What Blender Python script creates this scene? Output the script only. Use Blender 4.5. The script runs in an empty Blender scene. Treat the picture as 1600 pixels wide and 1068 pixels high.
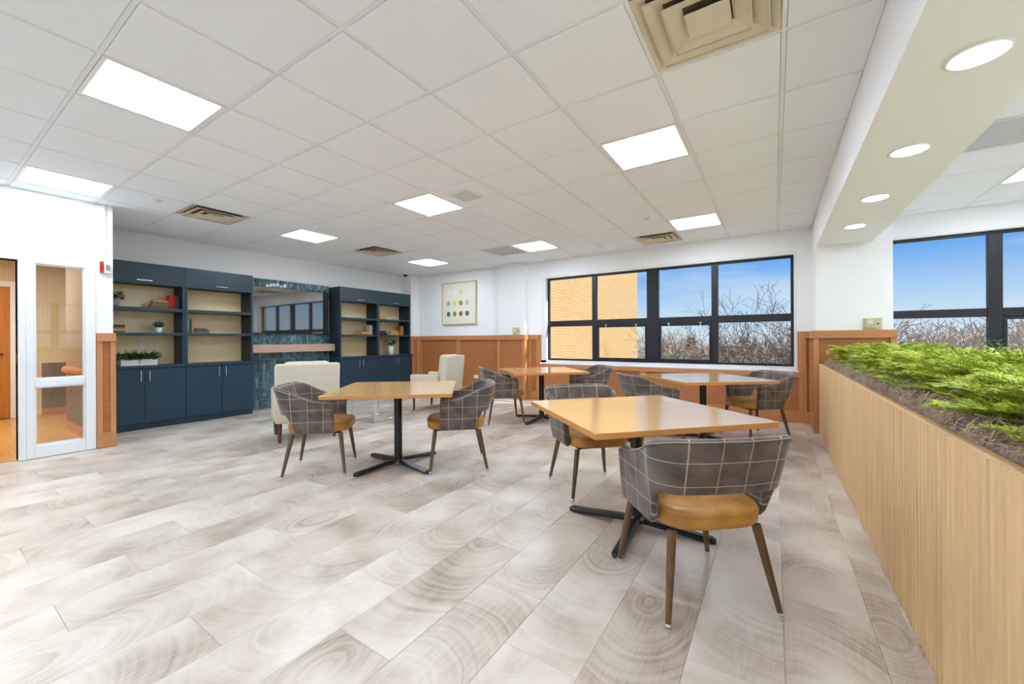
import bpy, bmesh, math, random
from mathutils import Vector, Matrix
from math import pi, sin, cos, radians as rad, sqrt, atan2

scene = bpy.context.scene
COL = scene.collection
# ------------------------------------------------------------------ camera
CH = 1.1815
TH = rad(33.144)
cam_d = bpy.data.cameras.new('camera')
cam_d.sensor_width = 36.0
cam_d.lens = 627.4 / 1600 * 36
cam_d.shift_y = -3.54 / 1600
cam_d.clip_start = 0.02
cam_d.clip_end = 500
cam = bpy.data.objects.new('camera', cam_d)
COL.objects.link(cam)
ROLL = -0.0048
Fv = Vector((-sin(TH), cos(TH), 0)); Rv = Vector((cos(TH), sin(TH), 0)); Uv = Vector((0, 0, 1))
R2 = Rv * cos(ROLL) + Uv * sin(ROLL); U2 = Uv * cos(ROLL) - Rv * sin(ROLL)
m = Matrix((R2, U2, -Fv)).transposed().to_4x4()
m.translation = Vector((0, 0, CH))
cam.matrix_world = m
scene.camera = cam
# ------------------------------------------------------------------ view
vs = scene.view_settings
vs.view_transform = 'Standard'; vs.look = 'None'; vs.gamma = 1.0; vs.use_curve_mapping = False
vs.exposure = 1.08
PANEL = 13.0      # radiance of the ceiling panels
DOWN = 10.0       # downlights in the beam
# ------------------------------------------------------------------ world: clear blue sky with thin cloud
wd = bpy.data.worlds.new('sky'); scene.world = wd; wd.use_nodes = True
nt = wd.node_tree; nt.nodes.clear()
def N(nt, t, **kw):
    n = nt.nodes.new(t)
    for k, v in kw.items():
        if k == 'op': n.operation = v
        else: setattr(n, k, v)
    return n
wo = N(nt, 'ShaderNodeOutputWorld'); bg = N(nt, 'ShaderNodeBackground')
tc = N(nt, 'ShaderNodeTexCoord'); sx = N(nt, 'ShaderNodeSeparateXYZ')
nt.links.new(tc.outputs['Generated'], sx.inputs[0])
cr = N(nt, 'ShaderNodeValToRGB')
cr.color_ramp.elements[0].position = 0.0; cr.color_ramp.elements[0].color = (0.70, 0.83, 0.95, 1)
cr.color_ramp.elements[1].position = 1.0; cr.color_ramp.elements[1].color = (0.06, 0.20, 0.62, 1)
for p, c in ((0.06, (0.56, 0.75, 0.95, 1)), (0.16, (0.17, 0.44, 0.92, 1)), (0.3, (0.08, 0.28, 0.80, 1))):
    e = cr.color_ramp.elements.new(p); e.color = c
nt.links.new(sx.outputs['Z'], cr.inputs[0])
mp = N(nt, 'ShaderNodeMapping'); mp.inputs['Scale'].default_value = (2.2, 2.2, 11)
nz = N(nt, 'ShaderNodeTexNoise'); nz.inputs['Scale'].default_value = 1.4; nz.inputs['Detail'].default_value = 6
nt.links.new(tc.outputs['Generated'], mp.inputs[0]); nt.links.new(mp.outputs[0], nz.inputs['Vector'])
cl = N(nt, 'ShaderNodeMapRange'); cl.inputs[1].default_value = 0.48; cl.inputs[2].default_value = 0.80; cl.inputs[4].default_value = 0.7
nt.links.new(nz.outputs['Fac'], cl.inputs[0])
mx = N(nt, 'ShaderNodeMix', data_type='RGBA')
nt.links.new(cl.outputs[0], mx.inputs[0]); nt.links.new(cr.outputs[0], mx.inputs[6]); mx.inputs[7].default_value = (0.88, 0.93, 0.98, 1)
nt.links.new(mx.outputs[2], bg.inputs[0]); bg.inputs[1].default_value = .47
nt.links.new(bg.outputs[0], wo.inputs[0])
# ------------------------------------------------------------------ sun, almost along the window wall
sd = bpy.data.lights.new('sun', 'SUN'); sd.energy = 4.0; sd.angle = rad(0.6); sd.color = (1, 0.95, 0.86)
so = bpy.data.objects.new('sun', sd); COL.objects.link(so)
az, el = rad(14), rad(31)
so.rotation_euler = Vector((-cos(el) * cos(az), -cos(el) * sin(az), -sin(el))).to_track_quat('-Z', 'Y').to_euler()
so.location = (12, 10, 9)

# ================================================================== helpers
rng = random.Random(7)
ZC = 2.7187
class MB:
    """collects geometry; build() links it as one mesh object"""
    def __init__(s): s.v = []; s.f = []; s.sm = []; s.att = None
    def add(s, vs, fs, smooth=False):
        o = len(s.v); s.v += [tuple(p) for p in vs]
        for q in fs: s.f.append([i + o for i in q]); s.sm.append(smooth)
        return s
    def box(s, a, b):
        x0, y0, z0 = [min(i, j) for i, j in zip(a, b)]; x1, y1, z1 = [max(i, j) for i, j in zip(a, b)]
        return s.add([(x0,y0,z0),(x1,y0,z0),(x1,y1,z0),(x0,y1,z0),(x0,y0,z1),(x1,y0,z1),(x1,y1,z1),(x0,y1,z1)],
              [(0,3,2,1),(4,5,6,7),(0,1,5,4),(1,2,6,5),(2,3,7,6),(3,0,4,7)])
    def cbox(s, a, b, c=0.003, seg=1, smooth=False):
        """box with bevelled edges"""
        bm = bmesh.new(); bmesh.ops.create_cube(bm, size=1)
        lo = [min(i, j) for i, j in zip(a, b)]; hi = [max(i, j) for i, j in zip(a, b)]
        for v in bm.verts:
            v.co = Vector([(lo[k] + hi[k]) / 2 + v.co[k] * (hi[k] - lo[k]) for k in range(3)])
        c = min(c, 0.45 * min(hi[k] - lo[k] for k in range(3)))
        bmesh.ops.bevel(bm, geom=bm.edges[:], offset=c, segments=seg, affect='EDGES', profile=0.5)
        bm.verts.index_update()
        s.add([v.co[:] for v in bm.verts], [[v.index for v in f.verts] for f in bm.faces], smooth)
        bm.free(); return s
    def tube(s, pts, r, n=8, caps=True, smooth=True):
        pts = [Vector(p) for p in pts]
        rs = r if isinstance(r, (list, tuple)) else [r] * len(pts)
        rings = []; up = None
        for i, p in enumerate(pts):
            d = (pts[min(i + 1, len(pts) - 1)] - pts[max(i - 1, 0)]).normalized()
            if up is None:
                up = Vector((0, 0, 1)) if abs(d.z) < .9 else Vector((1, 0, 0))
            a = d.cross(up).normalized(); b = a.cross(d).normalized(); up = b
            rings.append([p + (a * cos(2 * pi * k / n) + b * sin(2 * pi * k / n)) * rs[i] for k in range(n)])
        vv = [q for ri in rings for q in ri]; ff = []
        for i in range(len(rings) - 1):
            for k in range(n):
                ff.append((i*n+k, i*n+(k+1) % n, (i+1)*n+(k+1) % n, (i+1)*n+k))
        s.add(vv, ff, smooth)
        if caps:
            s.add(rings[0], [tuple(range(n - 1, -1, -1))]); s.add(rings[-1], [tuple(range(n))])
        return s
    def lathe(s, prof, c=(0, 0, 0), n=24, smooth=True):
        """profile of (radius, z); open ends are closed"""
        vv = []; ff = []
        for r, z in prof:
            for k in range(n): vv.append((c[0] + r * cos(2*pi*k/n), c[1] + r * sin(2*pi*k/n), c[2] + z))
        for i in range(len(prof) - 1):
            for k in range(n): ff.append((i*n+k, i*n+(k+1) % n, (i+1)*n+(k+1) % n, (i+1)*n+k))
        s.add(vv, ff, smooth)
        s.add(vv[:n], [tuple(range(n-1, -1, -1))]); s.add(vv[-n:], [tuple(range(n))]); return s
    def prism(s, poly, z0, z1, mapf=lambda x, y, z: (x, y, z), smooth=False):
        n = len(poly)
        vv = [mapf(x, y, z0) for x, y in poly] + [mapf(x, y, z1) for x, y in poly]
        s.add(vv, [(k, (k+1) % n, n+(k+1) % n, n+k) for k in range(n)], smooth)
        s.add(vv, [tuple(range(n-1, -1, -1)), tuple(range(n, 2*n))]); return s
    def mesh(s, name):
        me = bpy.data.meshes.new(name); me.from_pydata(s.v, [], s.f)
        me.polygons.foreach_set('use_smooth', s.sm)
        if s.att:
            for an, vals in s.att.items():
                at = me.attributes.new(an, 'FLOAT_VECTOR', 'POINT')
                at.data.foreach_set('vector', [c for v in vals for c in v])
        me.update(); return me
    def build(s, name, mat, parent=None, loc=None, rz=0):
        me = s.mesh(name)
        if mat: me.materials.append(mat)
        return obj(name, me, parent, loc, rz)
def obj(name, data, parent=None, loc=None, rz=0):
    o = bpy.data.objects.new(name, data); COL.objects.link(o)
    if loc is not None: o.location = loc
    if rz: o.rotation_euler = (0, 0, rz)
    if parent is not None: o.parent = parent
    return o
def tag(o, label=None, cat=None, group=None, kind=None):
    if label: o['label'] = label
    if cat: o['category'] = cat
    if group: o['group'] = group
    if kind: o['kind'] = kind
    return o
def thing(name, label, cat, loc=(0, 0, 0), rz=0, group=None):
    return tag(obj(name, None, None, loc, rz), label, cat, group)
KIDS = {}
def kids(o): return [c for c in bpy.data.objects if c.parent == o]
def copy_tree(o, parent=None, label=None, loc=None, rz=None, group=None):
    c = o.copy(); COL.objects.link(c)
    if parent is not None: c.parent = parent
    if label: c['label'] = label
    if group: c['group'] = group
    if loc is not None: c.location = loc
    if rz is not None: c.rotation_euler = (0, 0, rz)
    for ch in kids(o): copy_tree(ch, c)
    return c
def struct(o): o['kind'] = 'structure'; return o

# ================================================================== materials
MATS = {}
def lin(r, g, b):
    f = lambda c: ((c/255 + .055)/1.055) ** 2.4 if c > 10 else c/255/12.92
    return (f(r), f(g), f(b), 1)
def M(name, col, rough=.5, metal=0, spec=.5, noise=None, bump=None, emit=None, coat=0, trans=0):
    """noise=(scale, amount, stretch xyz, coords): colour variation;  bump=(scale, strength)"""
    ma = bpy.data.materials.new(name); ma.use_nodes = True; t = ma.node_tree
    b = t.nodes['Principled BSDF']
    b.inputs['Base Color'].default_value = col; b.inputs['Roughness'].default_value = rough
    b.inputs['Metallic'].default_value = metal; b.inputs['Specular IOR Level'].default_value = spec
    b.inputs['Coat Weight'].default_value = coat; b.inputs['Coat Roughness'].default_value = .15
    if emit:
        b.inputs['Emission Color'].default_value = emit[0]; b.inputs['Emission Strength'].default_value = emit[1]
    if noise or bump:
        co = N(t, 'ShaderNodeTexCoord')
    if noise:
        mpn = N(t, 'ShaderNodeMapping'); mpn.inputs['Scale'].default_value = noise[2]
        t.links.new(co.outputs['Object'], mpn.inputs[0])
        rnd = N(t, 'ShaderNodeObjectInfo'); mul = N(t, 'ShaderNodeMath', op='MULTIPLY'); mul.inputs[1].default_value = 37
        t.links.new(rnd.outputs['Random'], mul.inputs[0]); t.links.new(mul.outputs[0], mpn.inputs['Location'])
        nn = N(t, 'ShaderNodeTexNoise'); nn.inputs['Scale'].default_value = noise[0]; nn.inputs['Detail'].default_value = 7; nn.inputs['Roughness'].default_value = .62
        t.links.new(mpn.outputs[0], nn.inputs['Vector'])
        r = N(t, 'ShaderNodeValToRGB'); a = noise[1]
        c2 = noise[3] if len(noise) > 3 else [min(1, c * (1 + a)) for c in col[:3]] + [1]
        r.color_ramp.elements[0].position = .30; r.color_ramp.elements[1].position = .70
        r.color_ramp.elements[0].color = [c * (1 - a) for c in col[:3]] + [1]; r.color_ramp.elements[1].color = c2
        t.links.new(nn.outputs['Fac'], r.inputs[0]); t.links.new(r.outputs[0], b.inputs['Base Color'])
    if bump:
        n2 = N(t, 'ShaderNodeTexNoise'); n2.inputs['Scale'].default_value = bump[0]; n2.inputs['Detail'].default_value = 4
        t.links.new(co.outputs['Object'], n2.inputs['Vector'])
        bu = N(t, 'ShaderNodeBump'); bu.inputs['Strength'].default_value = bump[1]; bu.inputs['Distance'].default_value = .01
        t.links.new(n2.outputs['Fac'], bu.inputs['Height']); t.links.new(bu.outputs[0], b.inputs['Normal'])
    MATS[name] = ma; return ma
white_wall = M('white_wall', lin(246, 246, 246), .6, noise=(3, .012, (1, 1, 1)))
beam_white = M('beam_white', lin(246, 246, 252), .55)
trim_white = M('trim_white', lin(238, 239, 240), .4)
tile_mat = M('ceiling_tile', lin(243, 248, 254), .9, spec=.15, noise=(60, .012, (1, 1, 1)), bump=(220, .06))
tbar_mat = M('grid_bar', lin(236, 240, 245), .55)
wood_h = M('wainscot_wood_x', lin(198, 134, 84), .38, noise=(4, .13, (1, 4, 26)), coat=.15)
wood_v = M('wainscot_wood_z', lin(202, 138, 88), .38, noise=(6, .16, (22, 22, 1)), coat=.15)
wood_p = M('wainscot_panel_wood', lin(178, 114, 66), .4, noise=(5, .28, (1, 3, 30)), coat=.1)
door_wood = M('door_wood', lin(190, 120, 50), .35, noise=(3, .16, (9, 9, .7)), coat=.2)
table_wood = M('table_top_wood', lin(234, 184, 118), .2, spec=.7, noise=(3, .07, (1.2, 22, 22)), coat=.75); table_wood.node_tree.nodes['Principled BSDF'].inputs['Coat IOR'].default_value = 1.55
table_edge = M('table_edge_wood', lin(204, 140, 76), .35, noise=(3, .07, (6, 6, 22)))
slat_mat = M('planter_oak', lin(226, 188, 140), .5, noise=(3, .15, (14, 14, .6)))
slat_back_shaded = M('planter_backing_shaded', lin(176, 134, 88), .6, noise=(3, .09, (14, 14, .6)))  # oak darkened to paint the shade in the gaps between slats
navy = M('cabinet_navy', lin(28, 58, 76), .36, noise=(3, .10, (1, 30, 1)))
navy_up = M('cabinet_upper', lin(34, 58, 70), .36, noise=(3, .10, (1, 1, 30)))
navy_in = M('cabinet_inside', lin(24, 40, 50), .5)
chrome = M('brushed_nickel', (.72, .71, .69, 1), .25, 1)
chrome_b = M('chrome', (.8, .8, .8, 1), .1, 1)
leg_mat = M('chair_leg_bronze', lin(108, 84, 60), .38, .35, noise=(4, .22, (20, 20, 1)))
black_metal = M('black_metal', lin(30, 31, 34), .32, .3, coat=.2)
mantel_mat = M('mantel_wood', lin(196, 164, 142), .5, noise=(4, .14, (10, 1, 22)))
frame_black = M('window_frame_dark', lin(34, 36, 42), .4, .2)
leather = M('mustard_leather', lin(178, 118, 42), .42, noise=(7, .38, (1, 1, 1), lin(206, 148, 70)), bump=(90, .12), coat=.1)
cream_fab = M('armchair_cream', lin(214, 204, 182), .85, noise=(55, .10, (1, 1, 1)), bump=(130, .35))
armleg = M('armchair_leg', lin(92, 58, 38), .4, noise=(4, .15, (14, 14, 1)))
diffuser_metal = M('diffuser_metal', lin(222, 211, 190), .45, .0, noise=(5, .06, (1, 1, 1)))
grille_grey = M('grille_grey', lin(226, 227, 230), .5)
grille_back = M('grille_back', lin(215, 217, 220), .6)
grille_dark = M('duct_dark', lin(20, 19, 18), .7)
duct_brown = M('duct_brown', lin(96, 84, 66), .6)
tv_black = M('tv_bezel', lin(14, 15, 17), .3)
tv_screen = M('tv_screen', lin(16, 18, 22), .035, spec=.8); tv_screen.node_tree.nodes['Principled BSDF'].inputs['IOR'].default_value = 2.6
plastic_white = M('white_plastic', lin(236, 236, 234), .4)
plastic_tan = M('tan_plastic', lin(208, 196, 158), .4)
plastic_red = M('red_plastic', lin(196, 40, 34), .4)
pot_white = M('white_ceramic', lin(236, 234, 230), .3)
pot_grey = M('grey_ceramic', lin(150, 156, 164), .4)
canvas_m = M('art_canvas', lin(232, 224, 204), .8, noise=(12, .03, (1, 1, 1)))
artframe = M('art_frame', lin(212, 190, 146), .4, .3)
leafm = M('leaf_green', lin(62, 106, 44), .5, noise=(14, .35, (1, 1, 1)))
leafd = M('leaf_dark', lin(44, 84, 52), .5, noise=(14, .35, (1, 1, 1)))
petalp = M('petal_purple', lin(112, 92, 150), .6)
petalw = M('petal_white', lin(240, 236, 222), .6)
stem_m = M('stem', lin(96, 116, 48), .6)
moss_m = M('moss', lin(206, 184, 166), .9, noise=(9, .38, (1, 1, 1)))
soil_m = M('moss_bed', lin(150, 128, 112), .95, noise=(26, .5, (1, 1, 1)), bump=(40, .8))
fern_m = M('fern_green', lin(190, 208, 44), .5, noise=(6, .30, (1, 1, 1), lin(230, 240, 96)))
sprig_m = M('sprig_green', lin(70, 128, 40), .45, noise=(9, .3, (1, 1, 1)))
bark = M('bark', lin(84, 72, 66), .9, noise=(2, .25, (1, 1, 1)))
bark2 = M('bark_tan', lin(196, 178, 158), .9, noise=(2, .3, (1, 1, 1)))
ever = M('evergreen', lin(52, 84, 56), .8, noise=(3, .4, (1, 1, 1)))
ground_m = M('ground_outside', lin(186, 186, 162), .95, noise=(.22, .25, (1, 1, 1)))
asphalt = M('asphalt', lin(168, 170, 174), .9, noise=(.5, .08, (1, 1, 1)))
hall_floor_m = M('hall_floor', lin(214, 160, 84), .28, noise=(3, .22, (1.0, 14, 1)))
hall_grey = M('hall_grey_panel', lin(120, 112, 104), .6, noise=(30, .06, (1, 1, 1)))
hall_tan = M('hall_tan_wall', lin(196, 182, 160), .7)
hall_dim = M('hall_dark_reflection', lin(158, 136, 112), .6)  # brown paints the dark reflection over the return wall
house_w = M('house_siding', lin(214, 208, 200), .8)
roof_m = M('roof_shingle', lin(120, 96, 86), .9)
panel_e = M('light_diffuser', (1, 1, 1, 1), .5, emit=((.77, .89, 1.02, 1), PANEL))
down_e = M('downlight_lens', (1, 1, 1, 1), .5, emit=((.80, .90, 1, 1), DOWN))
hall_fill_e = M('hall_fill_lens', (1, 1, 1, 1), .5, emit=((1, .94, .84, 1), 140))  # strong glow of the lamp added to brighten the hall

def mat_glass(nm='window_glass', k=.02, ro=.2):
    ma = bpy.data.materials.new(nm); ma.use_nodes = True; t = ma.node_tree; t.nodes.clear()
    o = N(t, 'ShaderNodeOutputMaterial'); mix = N(t, 'ShaderNodeMixShader'); tr = N(t, 'ShaderNodeBsdfTransparent'); gl = N(t, 'ShaderNodeBsdfGlossy')
    fr = N(t, 'ShaderNodeFresnel'); fr.inputs[0].default_value = 1.5
    gl.inputs['Roughness'].default_value = ro; tr.inputs[0].default_value = (.97, .985, .98, 1)
    mu = N(t, 'ShaderNodeMath', op='MULTIPLY'); mu.inputs[1].default_value = k; t.links.new(fr.outputs[0], mu.inputs[0]); t.links.new(mu.outputs[0], mix.inputs[0]); t.links.new(tr.outputs[0], mix.inputs[1]); t.links.new(gl.outputs[0], mix.inputs[2])
    t.links.new(mix.outputs[0], o.inputs[0]); return ma
glass = mat_glass(); glass_r = mat_glass('sidelight_glass', 1.6, .01)

def mat_floor():
    """vinyl planks printed with big saw-cut growth rings"""
    ma = bpy.data.materials.new('floor_plank'); ma.use_nodes = True; t = ma.node_tree; L = t.links.new
    b = t.nodes['Principled BSDF']
    co = N(t, 'ShaderNodeTexCoord'); oi = N(t, 'ShaderNodeObjectInfo')
    wn = N(t, 'ShaderNodeTexWhiteNoise', noise_dimensions='1D'); L(oi.outputs['Random'], wn.inputs['W'])
    sub = N(t, 'ShaderNodeVectorMath', op='SUBTRACT'); L(wn.outputs['Color'], sub.inputs[0]); sub.inputs[1].default_value = (.5, .5, .5)
    mul = N(t, 'ShaderNodeVectorMath', op='MULTIPLY'); L(sub.outputs[0], mul.inputs[0]); mul.inputs[1].default_value = (.22, 1.1, 0)
    add = N(t, 'ShaderNodeVectorMath', op='ADD'); L(co.outputs['Object'], add.inputs[0]); L(mul.outputs[0], add.inputs[1])
    nz = N(t, 'ShaderNodeTexNoise'); nz.inputs['Scale'].default_value = 3.2; nz.inputs['Detail'].default_value = 3
    off = N(t, 'ShaderNodeVectorMath', op='MULTIPLY_ADD'); L(wn.outputs['Color'], off.inputs[0]); off.inputs[1].default_value = (40, 40, 40); L(co.outputs['Object'], off.inputs[2])
    L(off.outputs[0], nz.inputs['Vector'])
    sc = N(t, 'ShaderNodeVectorMath', op='MULTIPLY'); L(add.outputs[0], sc.inputs[0]); sc.inputs[1].default_value = (1.0, .62, 0)
    ln = N(t, 'ShaderNodeVectorMath', op='LENGTH'); L(sc.outputs[0], ln.inputs[0])
    ma1 = N(t, 'ShaderNodeMath', op='MULTIPLY_ADD'); L(nz.outputs['Fac'], ma1.inputs[0]); ma1.inputs[1].default_value = .05; L(ln.outputs['Value'], ma1.inputs[2])
    # rings: noise sampled along the radius gives uneven bands
    cmb = N(t, 'ShaderNodeCombineXYZ'); L(ma1.outputs[0], cmb.inputs[0]); L(oi.outputs['Random'], cmb.inputs[1])
    ring = N(t, 'ShaderNodeTexNoise'); ring.inputs['Scale'].default_value = 58; ring.inputs['Detail'].default_value = 5; L(cmb.outputs[0], ring.inputs['Vector'])
    big = N(t, 'ShaderNodeTexNoise'); big.inputs['Scale'].default_value = 2.6; big.inputs['Detail'].default_value = 4; L(off.outputs[0], big.inputs['Vector'])
    fine = N(t, 'ShaderNodeMapping'); fine.inputs['Scale'].default_value = (60, 5, 1); L(off.outputs[0], fine.inputs[0])
    gr = N(t, 'ShaderNodeTexNoise'); gr.inputs['Scale'].default_value = 1.6; gr.inputs['Detail'].default_value = 5; L(fine.outputs[0], gr.inputs['Vector'])
    def mr(src, a, bb, c, d):
        n = N(t, 'ShaderNodeMapRange'); L(src, n.inputs[0])
        for i, v in enumerate((a, bb, c, d)): n.inputs[i + 1].default_value = v
        return n.outputs[0]
    def mt(op, x, y):
        n = N(t, 'ShaderNodeMath', op=op)
        for i, q in enumerate((x, y)):
            if isinstance(q, (int, float)): n.inputs[i].default_value = q
            else: L(q, n.inputs[i])
        return n.outputs[0]
    bmask = mr(big.outputs['Fac'], .34, .64, .12, 1)
    s1 = mt('MULTIPLY', mr(ring.outputs['Fac'], .32, .70, 0, .42), bmask)
    s2 = mt('ADD', s1, mt('MULTIPLY', mr(gr.outputs['Fac'], .3, .7, 0, .20), bmask))
    s3 = mt('ADD', s2, mr(wn.outputs['Value'], 0, 1, -.10, .20))
    s4 = mt('ADD', s3, mr(big.outputs['Fac'], .35, .7, -.05, .30))
    r = N(t, 'ShaderNodeValToRGB')
    r.color_ramp.elements[0].position = .0; r.color_ramp.elements[0].color = lin(222, 211, 198)
    r.color_ramp.elements[1].position = 1.0; r.color_ramp.elements[1].color = lin(140, 120, 101)
    e = r.color_ramp.elements.new(.45); e.color = lin(196, 181, 165)
    L(s4, r.inputs[0]); L(r.outputs[0], b.inputs['Base Color'])
    b.inputs['Roughness'].default_value = .33; b.inputs['Specular IOR Level'].default_value = .5
    return ma
floor_m = mat_floor()

def mat_plaid():
    ma = bpy.data.materials.new('plaid_suede'); ma.use_nodes = True; t = ma.node_tree; L = t.links.new
    b = t.nodes['Principled BSDF']; b.inputs['Roughness'].default_value = .8
    b.inputs['Sheen Weight'].default_value = .35; b.inputs['Sheen Roughness'].default_value = .4
    at = N(t, 'ShaderNodeAttribute', attribute_name='plaid'); sp = N(t, 'ShaderNodeSeparateXYZ')
    nn0 = N(t, 'ShaderNodeTexNoise'); nn0.inputs['Scale'].default_value = 14; L(at.outputs['Vector'], nn0.inputs['Vector'])
    wob = N(t, 'ShaderNodeVectorMath', op='MULTIPLY_ADD'); L(nn0.outputs['Color'], wob.inputs[0]); wob.inputs[1].default_value = (.006, .006, 0); L(at.outputs['Vector'], wob.inputs[2])
    L(wob.outputs[0], sp.inputs[0])
    ms = []
    for ax, p, o in ((0, .122, .061), (1, .102, .012)):
        ad = N(t, 'ShaderNodeMath', op='ADD'); L(sp.outputs[ax], ad.inputs[0]); ad.inputs[1].default_value = o + 10 * p
        pp = N(t, 'ShaderNodeMath', op='PINGPONG'); L(ad.outputs[0], pp.inputs[0]); pp.inputs[1].default_value = p / 2
        lt = N(t, 'ShaderNodeMath', op='LESS_THAN'); L(pp.outputs[0], lt.inputs[0]); lt.inputs[1].default_value = .0016
        ms.append(lt)
    mxm = N(t, 'ShaderNodeMath', op='MAXIMUM'); L(ms[0].outputs[0], mxm.inputs[0]); L(ms[1].outputs[0], mxm.inputs[1])
    nn = N(t, 'ShaderNodeTexNoise'); nn.inputs['Scale'].default_value = 9; nn.inputs['Detail'].default_value = 6; L(at.outputs['Vector'], nn.inputs['Vector'])
    r = N(t, 'ShaderNodeValToRGB'); r.color_ramp.elements[0].position = .32; r.color_ramp.elements[1].position = .72
    r.color_ramp.elements[0].color = lin(72, 61, 55); r.color_ramp.elements[1].color = lin(120, 105, 95)
    L(nn.outputs['Fac'], r.inputs[0])
    mx = N(t, 'ShaderNodeMix', data_type='RGBA'); L(mxm.outputs[0], mx.inputs[0]); L(r.outputs[0], mx.inputs[6]); mx.inputs[7].default_value = lin(190, 174, 156)
    L(mx.outputs[2], b.inputs['Base Color']); return ma
plaid = mat_plaid()
piping_m = M('piping_suede', lin(150, 140, 132), .7)

def mat_stripes(name, c1, c2, period, axis, rough=.7, nscale=(1, 1, 1)):
    """fine woven stripes across one object axis"""
    ma = bpy.data.materials.new(name); ma.use_nodes = True; t = ma.node_tree; L = t.links.new
    b = t.nodes['Principled BSDF']; b.inputs['Roughness'].default_value = rough
    co = N(t, 'ShaderNodeTexCoord'); sp = N(t, 'ShaderNodeSeparateXYZ'); L(co.outputs['Object'], sp.inputs[0])
    ad = N(t, 'ShaderNodeMath', op='ADD'); L(sp.outputs[axis], ad.inputs[0]); ad.inputs[1].default_value = 50
    pp = N(t, 'ShaderNodeMath', op='PINGPONG'); L(ad.outputs[0], pp.inputs[0]); pp.inputs[1].default_value = period / 2
    mr = N(t, 'ShaderNodeMapRange'); L(pp.outputs[0], mr.inputs[0]); mr.inputs[2].default_value = period * .18
    mp = N(t, 'ShaderNodeMapping'); mp.inputs['Scale'].default_value = nscale; L(co.outputs['Object'], mp.inputs[0])
    nn = N(t, 'ShaderNodeTexNoise'); nn.inputs['Scale'].default_value = 8; nn.inputs['Detail'].default_value = 5; L(mp.outputs[0], nn.inputs['Vector'])
    mu = N(t, 'ShaderNodeMath', op='MULTIPLY'); L(mr.outputs[0], mu.inputs[0]); 
    m2 = N(t, 'ShaderNodeMapRange'); L(nn.outputs['Fac'], m2.inputs[0]); m2.inputs[1].default_value = .3; m2.inputs[2].default_value = .7; m2.inputs[3].default_value = .6
    L(m2.outputs[0], mu.inputs[1])
    mx = N(t, 'ShaderNodeMix', data_type='RGBA'); L(mu.outputs[0], mx.inputs[0]); mx.inputs[6].default_value = c1; mx.inputs[7].default_value = c2
    L(mx.outputs[2], b.inputs['Base Color']); return ma
grass_cloth = mat_stripes('shelf_grasscloth', lin(234, 202, 140), lin(255, 232, 182), .022, 1, rough=.3, nscale=(1, 6, .8))
grass_cloth.node_tree.nodes['Principled BSDF'].inputs['Coat Weight'].default_value = .6; grass_cloth.node_tree.nodes['Principled BSDF'].inputs['Coat Roughness'].default_value = .2
hall_paper = mat_stripes('hall_wallpaper', lin(220, 204, 168), lin(228, 212, 178), .05, 1, nscale=(1, 6, .5))

def mat_glaze():
    ma = bpy.data.materials.new('glazed_tile'); ma.use_nodes = True; t = ma.node_tree; L = t.links.new
    b = t.nodes['Principled BSDF']; b.inputs['Roughness'].default_value = .09; b.inputs['Coat Weight'].default_value = .6; b.inputs['Coat Roughness'].default_value = .05
    oi = N(t, 'ShaderNodeObjectInfo'); co = N(t, 'ShaderNodeTexCoord')
    off = N(t, 'ShaderNodeVectorMath', op='MULTIPLY_ADD'); cx = N(t, 'ShaderNodeCombineXYZ')
    for i in range(3): L(oi.outputs['Random'], cx.inputs[i])
    L(cx.outputs[0], off.inputs[0]); off.inputs[1].default_value = (31, 17, 53); L(co.outputs['Object'], off.inputs[2])
    nn = N(t, 'ShaderNodeTexNoise'); nn.inputs['Scale'].default_value = 16; nn.inputs['Detail'].default_value = 3; L(off.outputs[0], nn.inputs['Vector'])
    r = N(t, 'ShaderNodeValToRGB'); r.color_ramp.elements[0].position = .3; r.color_ramp.elements[1].position = .75
    r.color_ramp.elements[0].color = lin(34, 66, 76); r.color_ramp.elements[1].color = lin(104, 146, 156)
    L(nn.outputs['Fac'], r.inputs[0])
    hs = N(t, 'ShaderNodeMapRange'); L(oi.outputs['Random'], hs.inputs[0]); hs.inputs[3].default_value = .65; hs.inputs[4].default_value = 1.35
    mu = N(t, 'ShaderNodeVectorMath', op='SCALE'); L(r.outputs[0], mu.inputs[0]); L(hs.outputs[0], mu.inputs['Scale'])
    L(mu.outputs[0], b.inputs['Base Color'])
    n2 = N(t, 'ShaderNodeTexNoise'); n2.inputs['Scale'].default_value = 22; n2.inputs['Detail'].default_value = 2; L(off.outputs[0], n2.inputs['Vector'])
    bu = N(t, 'ShaderNodeBump'); bu.inputs['Strength'].default_value = .6; bu.inputs['Distance'].default_value = .02
    L(n2.outputs['Fac'], bu.inputs['Height']); L(bu.outputs[0], b.inputs['Normal']); return ma
glaze = mat_glaze()
grout = M('grout', lin(150, 162, 164), .9)

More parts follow.
